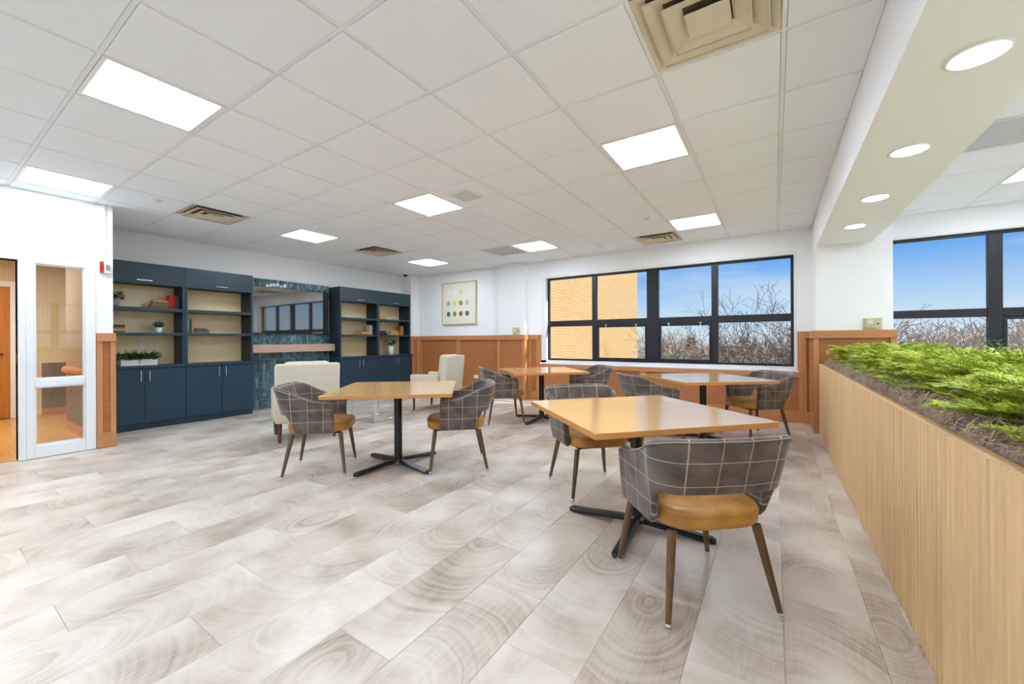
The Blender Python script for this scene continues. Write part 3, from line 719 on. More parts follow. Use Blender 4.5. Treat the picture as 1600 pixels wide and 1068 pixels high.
#@@PART2
# ================================================================== chairs
def smooth01(x): x = max(0, min(1, x)); return x * x * (3 - 2 * x)
def make_chair():
    t = thing('dining_chair', 'x', 'chair')
    A, YFR, YBK, RC = .272, .165, -.235, .105
    pts = []                                     # plan curve from left arm front round the back
    n1, n2, n3 = 12, 10, 9
    for k in range(n1): pts.append(((-A, YFR + (YBK + RC - YFR) * k / n1), (-1, 0)))
    for k in range(n2):
        a = pi + (pi / 2) * k / n2; pts.append(((-A + RC + RC * cos(a), YBK + RC + RC * sin(a)), (cos(a), sin(a))))
    for k in range(n3): pts.append(((-A + RC + (2 * A - 2 * RC) * k / n3, YBK - .012 * sin(pi * k / n3)), (0, -1)))
    right = [((-p[0][0], p[0][1]), (-p[1][0], p[1][1])) for p in pts[:n1 + n2]][::-1]
    pts.append(((A - RC, YBK), (0, -1))); pts += right
    L = [0]
    for a, b in zip(pts, pts[1:]): L.append(L[-1] + sqrt((a[0][0]-b[0][0])**2 + (a[0][1]-b[0][1])**2))
    mid = L[-1] / 2
    TH_ = .036
    rows = 9
    mb = MB(); att = []; R = []
    rim = []; low = []
    for (p, nrm), l in zip(pts, L):
        y = p[1]
        zt = .660 + (.790 - .660) * (1 - max(0, min(1, (y + .228) / .30))) ** 1.7 - .010 * smooth01((y - .07) / .10)
        zt -= .05 * smooth01((y - (YFR - .035)) / .05) * .5
        zb = .386 + (.548 - .386) * (1 - smooth01((y + .205) / .075))
        back = max(0, -nrm[1])
        kk = .075 + (.27 - .075) * back
        col = []
        sec = []
        for r in range(rows + 1): sec.append((0, zb + .008 + (zt - .016 - zb - .008) * r / rows))
        sec += [(.006, zt - .006), (TH_ * .35, zt), (TH_ * .65, zt), (TH_ - .006, zt - .006)]
        for r in range(rows, -1, -1): sec.append((TH_, zb + .008 + (zt - .016 - zb - .008) * r / rows))
        sec += [(TH_ * .7, zb), (TH_ * .3, zb)]
        for d, z in sec:
            off = kk * (z - .40) - d
            x = p[0] + nrm[0] * off; yy = p[1] + nrm[1] * off
            col.append(len(mb.v)); mb.v.append((x, yy, z)); att.append((l - mid, z - .40 + (0 if d < TH_*.5 else .02), 0))
        R.append(col)
        off = kk * (zt - .40)
        rim.append((p[0] + nrm[0] * (off - .002), p[1] + nrm[1] * (off - .002), zt - .010))
    ns = len(R[0])
    for a, b in zip(R, R[1:]):
        for k in range(ns):
            k2 = (k + 1) % ns; mb.f.append([a[k], b[k], b[k2], a[k2]]); mb.sm.append(True)
    mb.f.append(R[0][::1]); mb.sm.append(False); mb.f.append(R[-1][::-1]); mb.sm.append(False)
    mb.att = {'plaid': att}
    sh = mb.build('backrest_shell', plaid, t)
    MB().tube(rim, .0032, 6).build('piping', piping_m, sh)
    # cushion: rounded-square lathe
    mb = MB(); rings = []; NN = 40
    def se(a, e=3.6):
        c, s_ = cos(a), sin(a); return (abs(c) ** (2/e) * (1 if c > 0 else -1), abs(s_) ** (2/e) * (1 if s_ > 0 else -1))
    prof = [(.90, .383), (.965, .386), (.995, .396), (1.0, .41), (1.0, .438), (.99, .452), (.955, .462), (.88, .468), (.6, .474), (.25, .477), (.02, .478)]
    for f, z in prof:
        rings.append([(.236 * f * se(2*pi*k/NN)[0], .018 + .262 * f * se(2*pi*k/NN)[1], z) for k in range(NN)])
    vv = [p for r in rings for p in r]; ff = []
    for i in range(len(rings) - 1):
        for k in range(NN): ff.append((i*NN+k, i*NN+(k+1) % NN, (i+1)*NN+(k+1) % NN, (i+1)*NN+k))
    mb.add(vv, ff, True); mb.add(rings[0], [tuple(range(NN-1, -1, -1))]); mb.add(rings[-1], [tuple(range(NN))])
    seat = mb.build('seat', leather, t)
    seam = [(.236 * 1.003 * se(2*pi*k/NN)[0], .018 + .262 * 1.003 * se(2*pi*k/NN)[1], .440) for k in range(NN + 1)]
    MB().tube(seam, .0022, 5, caps=False).build('seam', leather, seat)
    MB().cbox((-.19, -.16, .368), (.19, .21, .3825), .006).build('seat_frame', black_metal, t)
    for sx_ in (-1, 1):
        for sy in (-1, 1):
            top = Vector((sx_ * .195, sy * .195 + .012, .372)); bot = Vector((sx_ * .25, sy * .25, .030))
            lg = MB().tube([top, top.lerp(bot, .5), bot], [.0195, .0165, .0115], 12).build('leg', leg_mat, t)
            d = (bot - top).normalized(); e = bot + d * .012
            g = MB().tube([bot + d * .0005, e], [.0128, .0132], 12); g.lathe([(.0135, .0005), (.0145, .004), (.012, .0165)], (e.x, e.y, 0), 14)
            g.build('glide', chrome_b, lg)
    return t
chair0 = make_chair()
CHAIRS = [((-.337, 2.058), 40.6, 'nearest plaid armchair, back turned, at the front white-topped table'),
          ((-1.235, 3.025), -133.4, 'plaid armchair behind the front white-topped table, facing the camera'),
          ((-3.487, 2.129), -45.5, 'plaid armchair at the left side of the golden oak table'),
          ((-2.516, 2.905), 133.0, 'plaid armchair at the right side of the golden oak table'),
          ((-3.27, 4.769), -45.1, 'plaid armchair left of the small far table by the pilaster'),
          ((-2.36, 5.63), 133.0, 'bluish lit plaid armchair under the window, right of the pilaster table'),
          ((-.20, 5.57), 131.0, 'plaid armchair under the window near the wooden planter'),
          ((-1.17, 4.70), -48.0, 'plaid armchair at the left of the far right table under the window')]
for k, ((x, y), a, lab) in enumerate(CHAIRS):
    if k == 0:
        c = chair0; c.location = (x, y, 0); c.rotation_euler = (0, 0, rad(a)); c['label'] = lab; c['group'] = 'plaid dining armchairs'
    else: copy_tree(chair0, None, lab, (x, y, 0), rad(a), 'plaid dining armchairs')

# ================================================================== tables
def make_table():
    t = thing('dining_table', 'x', 'table', group='square dining tables')
    h = .535
    MB().cbox((-h, -h, .7322), (h, h, .735), .0012).build('table_top', table_wood, t)
    MB().cbox((-h, -h, .703), (h, h, .732), .003).build('top_edge', table_edge, t)
    MB().cbox((-.15, -.15, .692), (.15, .15, .7025), .003).build('mounting_plate', black_metal, t)
    MB().lathe([(.037, .055), (.037, .6915)], n=20).build('column', black_metal, t)
    MB().lathe([(.062, .036), (.062, .048), (.05, .058), (.040, .075)], n=20).build('hub', black_metal, t)
    for k in range(4):
        a = pi/4 + k * pi/2
        mb = MB(); pr = []
        # foot: bevelled bar that drops and widens to a rounded end
        secs = [(.03, .046, .060, .034), (.10, .044, .058, .028), (.28, .042, .044, .016), (.40, .043, .036, .010), (.432, .041, .034, .008), (.448, .028, .028, .008), (.453, .014, .02, .008)]
        rings = []
        for d, w, zt, zb in secs:
            hwd = w / 2 * 1.35
            rings.append([(d, -hwd, zb), (d, hwd, zb), (d, hwd, zt - .012), (d, hwd * .62, zt), (d, -hwd * .62, zt), (d, -hwd, zt - .012)])
        vv = [(x * cos(a) - y * sin(a), x * sin(a) + y * cos(a), z) for r in rings for x, y, z in r]; ff = []
        for i in range(len(rings) - 1):
            for q in range(6): ff.append((i*6+q, i*6+(q+1) % 6, (i+1)*6+(q+1) % 6, (i+1)*6+q))
        mb.add(vv, ff); nv = len(rings) * 6
        mb.add(vv[:6], [(5, 4, 3, 2, 1, 0)]); mb.add(vv[-6:], [tuple(range(6))])
        ft = mb.build('foot', black_metal, t)
        MB().lathe([(.012, .0), (.014, .0075)], (.415 * cos(a), .415 * sin(a), 0), 12).build('glide', black_metal, ft)
    return t
tab0 = make_table()
TABS = [((-3.0, 2.605), 39.0, 'golden oak square table at the left, between two plaid armchairs'),
        ((-.735, 2.56), 47.0, 'largest square table in front, its wooden top reflecting the window'),
        ((-2.885, 5.21), 44.8, 'small far square table beside the white pilaster'),
        ((-.70, 5.15), 40.4, 'far square table under the window, nearest the planter')]
for k, ((x, y), a, lab) in enumerate(TABS):
    if k == 0: tab0.location = (x, y, 0); tab0.rotation_euler = (0, 0, rad(a)); tab0['label'] = lab
    else: copy_tree(tab0, None, lab, (x, y, 0), rad(a))

# ================================================================== lounge armchairs
def make_lounge():
    t = thing('lounge_chair', 'x', 'armchair', group='cream lounge chairs')
    def soft(nm, a, b, c=.03, seg=3, lean=0):
        mb = MB().cbox(a, b, c, seg, True)
        if lean: mb.v = [(x, y - lean * max(0, z - .23), z) for x, y, z in mb.v]
        return mb.build(nm, cream_fab, t)
    soft('back', (-.345, -.33, .225), (.345, -.215, .915), .028, lean=.10)
    soft('back_cushion', (-.245, -.225, .45), (.245, -.10, .935), .045, lean=.13)
    soft('seat_cushion', (-.245, -.205, .33), (.245, .325, .455), .035)
    soft('base', (-.25, -.21, .225), (.25, .29, .326), .015)
    for s_ in (-1, 1): soft('arm', (s_ * .25, -.213, .225), (s_ * .345, .31, .605), .026)
    for sx_ in (-1, 1):
        for sy in (-1, 1):
            x, y = sx_ * .295, (.26 if sy > 0 else -.275)
            MB().tube([(x, y, .2245), (x, y, .0)], [.027, .018], 4, smooth=False).build('leg', armleg, t)
    return t
lo = make_lounge(); lo.location = (-4.93, 2.79, 0); lo.rotation_euler = (0, 0, rad(67.7)); lo['label'] = 'cream textured lounge chair seen from behind, facing the television'
copy_tree(lo, None, 'cream lounge chair in side view by the wood panelled wall', (-4.93, 5.13, 0), rad(105))
# chrome side table between the lounge chairs
st = thing('side_table', 'chrome sled-base side table half hidden behind the golden oak table', 'side table', (-5.02, 3.95, 0), rad(14))
MB().cbox((-.24, -.32, .455), (.24, .32, .48), .004).build('table_top', table_edge, st)
for sx_ in (-.2, .2):
    MB().tube([(sx_, -.30, .4545), (sx_, -.30, .02), (sx_, -.29, .009), (sx_, .29, .009), (sx_, .30, .02), (sx_, .30, .4545)], .0088, 8).build('sled_leg', chrome_b, st)
MB().tube([(-.195, -.28, .0092), (.195, -.28, .0092)], .0075, 8).build('crossbar', chrome_b, st)

# ================================================================== bookcases
XH = -7.12; XBF = -7.085; XBK = -7.47
def handle(parent, p, axis, ln):
    mb = MB(); a = Vector(p); e = Vector((0, ln/2, 0)) if axis == 'y' else Vector((0, 0, ln/2))
    o = Vector((.028, 0, 0))
    mb.cbox(a + o - e - Vector((.005, .006, .006)), a + o + e + Vector((.005, .006, .006)), .002)
    for s_ in (-.8, .8): mb.cbox(a + e * s_ - Vector((-.0005, .005, .005)), a + e * s_ + Vector((.0235, .005, .005)), .001)
    mb.build('handle', chrome, parent)
def base_unit(y0, y1, label):
    t = thing('base_cabinet', label, 'cabinet', ((XL + XBF)/2, (y0 + y1)/2, 0)); c = t.location.copy()
    def P(x, y, z): return (x - c.x, y - c.y, z)
    MB().box(P(XL + .005, y0 + .001, .09), P(XBF - .021, y1 - .001, .82)).build('body', navy, t)
    MB().box(P(XL + .005, y0 + .001, .0), P(XBF - .06, y1 - .001, .0895)).build('plinth', navy_in, t)
    MB().cbox(P(XBF - .0595, y0 + .001, .0), P(XBF - .045, y1 - .001, .0895), .001).build('toe_kick', navy, t)
    ym = (y0 + y1)/2
    for a, b, hy in ((y0 + .003, ym - .002, ym - .045), (ym + .002, y1 - .003, ym + .045)):
        d = MB().cbox(P(XBF - .0205, a, .092), P(XBF, b, .816), .0015).build('door', navy, t)
        handle(d, P(XBF, hy, .722), 'z', .13)
def hutch(y0, y1, label, lgap=.0, rgap=.0):
    t = thing('open_shelf_unit', label, 'bookcase', ((XL + XH)/2, (y0 + y1)/2, 0)); c = t.location.copy()
    def P(x, y, z): return (x - c.x, y - c.y, z)
    def b(nm, a, q, mat, ch=.0015): return MB().cbox(P(*a), P(*q), ch).build(nm, mat, t)
    z0, z1 = .8565, 2.243
    s = .022
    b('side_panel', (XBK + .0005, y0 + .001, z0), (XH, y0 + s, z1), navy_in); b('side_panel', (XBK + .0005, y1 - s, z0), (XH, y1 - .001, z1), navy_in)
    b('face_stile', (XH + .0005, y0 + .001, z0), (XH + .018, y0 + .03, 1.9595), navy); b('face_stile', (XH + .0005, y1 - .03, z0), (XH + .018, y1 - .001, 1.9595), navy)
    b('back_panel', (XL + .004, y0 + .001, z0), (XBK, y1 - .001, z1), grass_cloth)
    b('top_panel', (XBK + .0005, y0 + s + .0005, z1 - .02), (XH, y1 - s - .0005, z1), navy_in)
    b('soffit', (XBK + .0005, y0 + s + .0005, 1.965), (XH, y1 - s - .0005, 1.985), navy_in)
    d = b('flap_door', (XH + .0005, y0 + .002, 1.961), (XH + .019, y1 - .002, z1 - .001), navy_up)
    handle(d, P(XH + .019, (y0 + y1)/2, 2.005), 'y', .15)
    for za, zb in ((1.600, 1.642), (1.263, 1.300)):
        b('shelf', (XBK + .0005, y0 + s + .0005, za), (XH + .0, y1 - s - .0005, zb), navy_up)
        b('shelf_edge', (XH + .0005, y0 + .0305, za), (XH + .016, y1 - .0305, zb), navy_up)
B1 = (1.372, 2.270, 3.170); B2 = (4.735, 5.640, 6.545)
base_unit(B1[0], B1[1], 'navy two-door base cabinet at far left, beside the wooden wall end')
base_unit(B1[1], B1[2], 'navy two-door base cabinet left of the tiled fireplace wall')
base_unit(B2[0], B2[1], 'navy two-door base cabinet right of the tiled fireplace wall')
base_unit(B2[1], B2[2] + .04, 'navy two-door base cabinet in the far corner')
tag(MB().cbox((XL + .004, B1[0], .8205), (XBF + .018, B1[2] + .012, .856), .003).build('worktop', navy), 'dark worktop along the left bookcase, carrying the flower boxes', 'worktop')
tag(MB().cbox((XL + .004, B2[0] - .002, .8205), (XBF + .018, B2[2] + .05, .856), .003).build('worktop', navy), 'dark worktop along the far bookcase, carrying the white vase', 'worktop')
hutch(B1[0], B1[1], 'dark open shelf unit with red books and potted plants, at far left')
hutch(B1[1], B1[2], 'dark open shelf unit left of the television')
hutch(B2[0], B2[1], 'dark open shelf unit right of the television')
hutch(B2[1], B2[2], 'dark open shelf unit in the far corner with a white vase')

# ---- tiled chimney wall with television and mantel
TX = -7.475
tw = struct(MB().box((XL + .001, B1[2] + .003, .0), (TX, B2[0] - .004, 2.262)).build('wall_tiled', grout))
tw_, th_ = .0602, .235
tme = MB().cbox((-.001, -tw_/2 + .0018, -th_/2 + .0018), (.009, tw_/2 - .0018, th_/2 - .0018), .0025).mesh('tile'); tme.materials.append(glaze)
for r in range(10):
    zc = .155 - th_/2 + r * th_
    if r in (6, 7, 8) : continue                     # wholly behind the television
    for k in range(26):
        yc = B1[2] + .003 + tw_ * (k + .5)
        o = obj('tile', tme, tw, (TX + .001, yc, zc))
        o.rotation_euler = (rng.uniform(-.004, .004), rng.uniform(-.006, .006), rng.uniform(-.02, .02))
        if zc - th_/2 < 0: o.scale = (1, 1, (zc + th_/2) / th_ * .98); o.location.z = (zc + th_/2) / 2 + .001
        if zc + th_/2 > 2.27: pass
tv = thing('television', 'large black wall-mounted television above the mantel shelf', 'television', (TX, 3.955, 1.72))
MB().cbox((.012, -.3, -.2), (.035, .3, .2), .004).build('wall_bracket', black_metal, tv)
MB().cbox((.0355, -.722, -.408), (.078, .722, .408), .006).build('housing', tv_black, tv)
MB().cbox((.0785, -.714, -.396), (.0805, .714, .400), .0008).build('screen', tv_screen, tv)
tag(MB().cbox((TX + .013, B1[2] + .006, .980), (-7.262, B2[0] - .006, 1.118), .003).build('mantel_shelf', mantel_mat), 'pale wooden beam mantel shelf under the television', 'mantel shelf')

# ================================================================== things on the shelves
def book(y, z, x0, dims, rgb, label, flat, group):
    """flat: lies with its spine to the room; else stands; dims = (depth, thickness, height)"""
    d, th, h = dims
    t = thing('book', label, 'book', (x0, y, z), 0, group)
    cm = bookmat(rgb)
    if flat:      # width along y = h, thickness along z
        MB().cbox((-d + .004, -h/2 + .004, .0035), (-.004, h/2 - .004, th - .0035), .0008).build('pages', paper, t)
        c = MB(); c.box((-d, -h/2, 0), (0, h/2, .003)); c.box((-d, -h/2, th - .003), (0, h/2, th)); c.box((-.0035, -h/2, .003), (0, h/2, th - .003)); c.build('cover', cm, t)
    else:
        MB().cbox((-d + .004, -th/2 + .0035, .004), (-.004, th/2 - .0035, h - .004), .0008).build('pages', paper, t)
        c = MB(); c.box((-d, -th/2, 0), (0, -th/2 + .003, h)); c.box((-d, th/2 - .003, 0), (0, th/2, h)); c.box((-.0035, -th/2 + .003, 0), (0, th/2 - .003, h)); c.build('cover', cm, t)
ZS1, ZS2, ZW = 1.6425, 1.3005, .8565
def stack(y, z, x0, items, where, group):
    zz = z; n = len(items); ordn = ['bottom', 'second', 'third', 'fourth', 'fifth', 'sixth']
    for k, (th, h, rgb, nm) in enumerate(items):
        pos = 'top' if k == n - 1 else ordn[k]
        book(y + rng.uniform(-.008, .008), zz, x0 + rng.uniform(-.012, 0), (.14, th, h), rgb, '%s book, %s of the stack %s' % (nm, pos, where), True, group); zz += th + .0004
def row(y, z, x0, items, where, group):
    yy = y; n = len(items)
    ordn = ['first', 'second', 'third', 'fourth', 'fifth', 'sixth']
    for k, (th, h, rgb, nm) in enumerate(items):
        book(yy + th/2, z, x0 + rng.uniform(-.008, 0), (.135, th, h), rgb, '%s upright book, %s in the row %s' % (nm, ordn[k], where), False, group); yy += th + .0008
XS = -7.235
stack(2.034, ZS1, XS, [(.022, .20, (196, 60, 52), 'red'), (.024, .19, (92, 84, 52), 'olive'), (.024, .19, (150, 122, 72), 'tan'), (.022, .185, (96, 96, 56), 'dark olive'), (.024, .175, (220, 132, 60), 'orange')], 'beside the red books', 'stacked books on the upper left shelf')
row(2.134, ZS1, XS, [(.034, .20, (210, 28, 34), 'bright red'), (.026, .20, (196, 24, 32), 'deep red'), (.016, .195, (92, 88, 84), 'grey'), (.016, .198, (84, 62, 48), 'brown'), (.014, .196, (72, 68, 66), 'charcoal')], 'on the upper left shelf', 'upright books on the upper left shelf')
stack(1.56, ZS2, XS, [(.028, .20, (92, 128, 64), 'green'), (.026, .19, (216, 176, 68), 'yellow'), (.026, .19, (176, 70, 92), 'crimson'), (.022, .19, (44, 32, 40), 'black')], 'beside the wall end on the middle left shelf', 'stacked books on the middle left shelf')
row(2.318, ZS2, XS, [(.020, .215, (40, 84, 66), 'dark green'), (.016, .21, (188, 194, 186), 'pale grey'), (.020, .215, (44, 66, 52), 'forest green'), (.018, .21, (60, 84, 60), 'moss green'), (.020, .20, (196, 142, 92), 'tan')], 'on the middle shelf left of the television', 'upright books left of the television')
stack(2.52, ZS2, XS, [(.022, .19, (92, 132, 112), 'pale green'), (.018, .175, (112, 52, 62), 'maroon'), (.020, .16, (96, 62, 84), 'plum'), (.014, .12, (128, 72, 76), 'rose')], 'left of the television', 'stacked books left of the television')
stack(5.42, ZS2, XS, [(.03, .24, (186, 122, 66), 'brown'), (.03, .21, (222, 160, 96), 'light tan'), (.026, .16, (128, 76, 44), 'chestnut')], 'right of the television', 'stacked books right of the television')
row(5.522, ZS2, XS, [(.018, .21, (206, 202, 192), 'white'), (.020, .20, (182, 108, 64), 'rust'), (.018, .215, (222, 206, 184), 'cream'), (.026, .21, (92, 118, 128), 'slate blue')], 'right of the television', 'upright books right of the television')
stack(5.83, ZS1, XS, [(.03, .26, (226, 168, 92), 'golden'), (.028, .22, (214, 128, 60), 'orange')], 'on the upper shelf of the corner unit', 'stacked books in the corner unit')
stack(6.21, ZS2, XS, [(.034, .23, (206, 168, 74), 'mustard'), (.03, .24, (176, 138, 58), 'ochre'), (.032, .19, (196, 158, 66), 'gold')], 'on the middle shelf of the corner unit', 'gold books in the corner unit')
row(6.375, ZS2, XS, [(.024, .20, (196, 120, 66), 'orange brown'), (.020, .21, (150, 86, 50), 'chestnut'), (.022, .215, (222, 168, 122), 'peach'), (.020, .21, (120, 66, 42), 'dark brown')], 'in the corner unit', 'upright books in the corner unit')
# bead garland ornament
t = thing('bead_ornament', 'dark brown beaded ornament on the middle shelf of the corner unit', 'ornament', (XS - .02, 5.86, ZS2))
for k in range(6):
    MB().lathe([(.004, 0), (.022, .006), (.032, .022), (.03, .04), (.016, .056), (.003, .06)], (.012 * (-1) ** k, -.13 + k * .052, 0), 14).build('bead', bookmat((74, 44, 34)), t)
for k in range(4):
    MB().lathe([(.004, 0), (.018, .005), (.026, .02), (.02, .036), (.003, .044)], (0, -.08 + k * .052, .054), 14).build('bead', bookmat((74, 44, 34)), t)

def leaf(mb, p, d, ln, w, droop=.25):
    """one folded pointed leaf as four triangles"""
    d = Vector(d).normalized(); up = Vector((0, 0, 1)); s_ = d.cross(up)
    s_ = s_.normalized() if s_.length > .05 else Vector((1, 0, 0)); n = s_.cross(d)
    p = Vector(p); mid = p + d * ln * .5 + n * ln * .06; tip = p + d * ln - Vector((0, 0, droop * ln))
    mb.add([p, mid + s_ * w/2 + n * w * .15, tip, mid - s_ * w/2 + n * w * .15, mid], [(0, 1, 4), (1, 2, 4), (2, 3, 4), (3, 0, 4)], True)
def bush(mb, r, h, n, ll, lw, rg, c=(0, 0, 0)):
    for k in range(n):
        a = rg.uniform(0, 2*pi); e = rg.uniform(-.2, 1.0); q = rg.uniform(.35, 1)
        p = (c[0] + cos(a) * r * q, c[1] + sin(a) * r * q, c[2] + h * (.15 + .85 * rg.random() * (1 - .4 * q)))
        leaf(mb, p, (cos(a), sin(a), e), ll * rg.uniform(.7, 1.2), lw * rg.uniform(.7, 1.2))
# leafy plant in grey pot
t = thing('potted_plant', 'small leafy plant in a grey pot on the upper left shelf', 'plant', (-7.29, 1.565, ZS1))
MB().lathe([(.035, 0), (.052, .01), (.058, .05), (.05, .085), (.044, .085), (.04, .075)], n=20).build('pot', pot_grey, t)
mb = MB(); bush(mb, .075, .13, 150, .055, .03, random.Random(3), (0, 0, .085)); mb.build('leaves', leafm, t)
mb = MB()
for k in range(7): a = k * .9; mb.tube([(0, 0, .07), (.02 * cos(a), .02 * sin(a), .12), (.06 * cos(a), .06 * sin(a), .17)], .002, 5)
mb.build('stems', stem_m, t)
# succulent
t = thing('succulent', 'spiky succulent in a small white pot on the middle left shelf', 'plant', (-7.26, 2.015, ZS2))
MB().lathe([(.027, 0), (.034, .01), (.040, .078), (.035, .078), (.033, .065)], n=20).build('pot', pot_white, t)
MB().lathe([(.033, .062), (.02, .066), (.002, .067)], n=16).build('soil', soil_m, t)
for k in range(26):
    a = k * 2.4; tlt = .15 + .75 * (k / 26); ln = .12 - .03 * (k / 26)
    d = Vector((cos(a) * sin(tlt), sin(a) * sin(tlt), cos(tlt))); p = Vector((.012 * cos(a), .012 * sin(a), .066))
    MB().tube([p, p + d * ln * .5, p + d * ln], [.006, .0075, .001], 5).build('spike_leaf', leafd, t)
# white planter boxes
rg = random.Random(11)
for y, lab in ((1.705, 'left white box planter of purple flowers on the worktop'), (1.898, 'right white box planter of purple flowers on the worktop')):
    t = thing('flower_box', lab, 'flower box', (-7.27, y, ZW), 0, 'white flower boxes')
    w = .092; mb = MB(); mb.box((-.055, -w, 0), (.055, w, .008))
    for a, b in (((-.055, -w), (-.049, w)), ((.049, -w), (.055, w)), ((-.049, -w), (.049, -w + .006)), ((-.049, w - .006), (.049, w))): mb.box((a[0], a[1], .008), (b[0], b[1], .078))
    mb.build('box', pot_white, t)
    MB().box((-.0485, -w + .0065, .009), (.0485, w - .0065, .062)).build('soil', soil_m, t)
    mb = MB()
    for k in range(5): bush(mb, .062, .115, 55, .05, .034, rg, (rg.uniform(-.01, .02), -w + .02 + k * .037, .066))
    mb.build('leaves', leafm, t)
    for k in range(7):
        yy = rg.uniform(-w + .01, w - .01); xx = rg.uniform(-.03, .03); hh = rg.uniform(.16, .21)
        f = MB(); 
        for q in range(12): leaf(f, (xx, yy, hh - .04 + q * .004), (cos(q * 2.1), sin(q * 2.1), .6), .018, .012)
        fo = f.build('flower', petalp, t); MB().tube([(xx * .5, yy * .9, .06), (xx, yy, hh)], .0018, 5).build('stem', stem_m, fo)
# white vase with white flowers
t = thing('flower_vase', 'white vase of white flowers on the worktop of the corner unit', 'vase', (-7.255, 6.10, ZW))
MB().lathe([(.045, 0), (.062, .008), (.064, .17), (.05, .196), (.046, .196), (.046, .17)], n=24).build('vase', pot_white, t)
mb = MB(); bush(mb, .085, .16, 70, .08, .04, rg, (0, 0, .20)); mb.build('leaves', leafd, t)
for k in range(9):
    a = k * 2.4; r = .02 + .10 * (k / 9) ** .7; c = Vector((r * cos(a) * .7, r * sin(a) * 1.35, .36 - .11 * (k / 9)))
    f = MB()
    for q in range(22): leaf(f, c + Vector((rg.uniform(-.01, .01), rg.uniform(-.01, .01), -.01)), (cos(q * 2.4), sin(q * 2.4), .1 + .07 * q), .042, .04, .1)
    fo = f.build('bloom', petalw, t); MB().tube([(0, 0, .15), c * .6 + Vector((0, 0, .10)), c], .003, 5).build('stem', stem_m, fo)

# ================================================================== wall things
def plate(name, label, cat, loc, ry, w, h, holes=True):
    """socket plate; faces local -Y"""
    t = thing(name, label, cat, loc, ry)
    MB().cbox((-w/2, -.006, -h/2), (w/2, -.0005, h/2), .002).build('cover_plate', plastic_white, t)
    if holes:
        for z in (-.02, .02):
            s_ = MB().cbox((-.017, -.008, z - .014), (.017, -.0062, z + .014), .001).build('socket', plastic_white, t)
            for q in (-.006, .006): MB().box((q - .0012, -.0086, z - .003), (q + .0012, -.0081, z + .006)).build('slot', tv_black, s_)
plate('wall_outlet', 'white outlet on the shelf back above the flower boxes', 'outlet', (XBK + .0005, 1.895, 1.15), pi/2, .075, .115)
plate('wall_outlet', 'white outlet on the shelf back near the left stile, left of the television', 'outlet', (XBK + .0005, 2.345, 1.10), pi/2, .075, .115)
plate('wall_outlet', 'white outlet low on the wood panelling behind the lounge chair', 'outlet', (-5.45, YW - .0085, .382), 0, .12, .075, False)
def thermostat(label, loc):
    t = thing('thermostat', label, 'thermostat', loc)
    MB().cbox((-.085, -.012, -.065), (.085, -.0005, .065), .003).build('back_plate', plastic_tan, t)
    b = MB().cbox((-.06, -.034, -.052), (.02, -.0125, .056), .005).build('housing', plastic_tan, t)
    MB().prism([(.024 * cos(k*pi/10), .024 * sin(k*pi/10)) for k in range(20)], 0, .006, lambda x, y, z: (x - .02, -.0345 - z, y + .015)).build('dial', grille_grey, b)
    MB().cbox((.045, -.016, -.012), (.06, -.0125, .004), .001).build('button', black_metal, t)
thermostat('tan thermostat on the right column above the planter', (.965, YC - .0005, 1.352))
thermostat('small tan thermostat on the pilaster left of the window', (-4.31, 6.7595, 1.358))
t = thing('fire_alarm', 'red and white fire alarm strobe on the wall end', 'fire alarm', (XN, 1.276, 2.013))
MB().cbox((.0005, -.046, -.062), (.03, .046, .062), .004).build('back_box', plastic_white, t)
MB().cbox((.0305, -.046, -.062), (.05, -.012, .062), .004).build('red_front', plastic_red, t)
MB().cbox((.0305, -.0115, -.062), (.045, .046, .062), .004).build('white_front', plastic_white, t)
MB().cbox((.0455, .0, -.03), (.062, .034, .03), .006).build('strobe_lens', chrome_b, t)
MB().cbox((.0505, -.040, -.03), (.0515, -.018, .03), .0003).build('sounder_grille', bookmat((150, 24, 24)), t)
tag(MB().cbox((XN + .0005, 1.266, 2.0765), (XN + .020, 1.286, ZC - .001), .002).build('cable_raceway', trim_white), 'white cable raceway running from the fire alarm to the ceiling', 'raceway')
# framed picture of dots
t = thing('framed_picture', 'cream framed picture with rows of coloured dots', 'picture', (-5.92, YW, 2.005))
hw_, hh_ = .495, .475
f = MB()
for a, b in (((-hw_, -hh_), (hw_, -hh_ + .018)), ((-hw_, hh_ - .018), (hw_, hh_)), ((-hw_, -hh_ + .018), (-hw_ + .018, hh_ - .018)), ((hw_ - .018, -hh_ + .018), (hw_, hh_ - .018))):
    f.cbox((a[0], -.048, a[1]), (b[0], -.001, b[1]), .002)
f.build('frame', artframe, t)
MB().box((-hw_ + .0185, -.036, -hh_ + .0185), (hw_ - .0185, -.020, hh_ - .0185)).build('canvas', canvas_m, t)
DOTS = [[(232, 234, 232), (238, 232, 216), (206, 212, 160), None], [(150, 178, 206), (236, 218, 96), (150, 140, 44), (170, 190, 196)], [(74, 100, 104), (130, 146, 84), (126, 104, 50), (70, 106, 128)]]
for r, zr in enumerate((.245, .005, -.235)):
    for c_ in range(4):
        if DOTS[r][c_] is None: continue
        x = -.30 + c_ * .182; nn = 22
        MB().prism([(.052 * cos(2*pi*k/nn), .056 * sin(2*pi*k/nn)) for k in range(nn)], 0, .0012, lambda a, b, z: (x + a, -.0362 - z, zr + b)).build('dot', bookmat(DOTS[r][c_]), t)

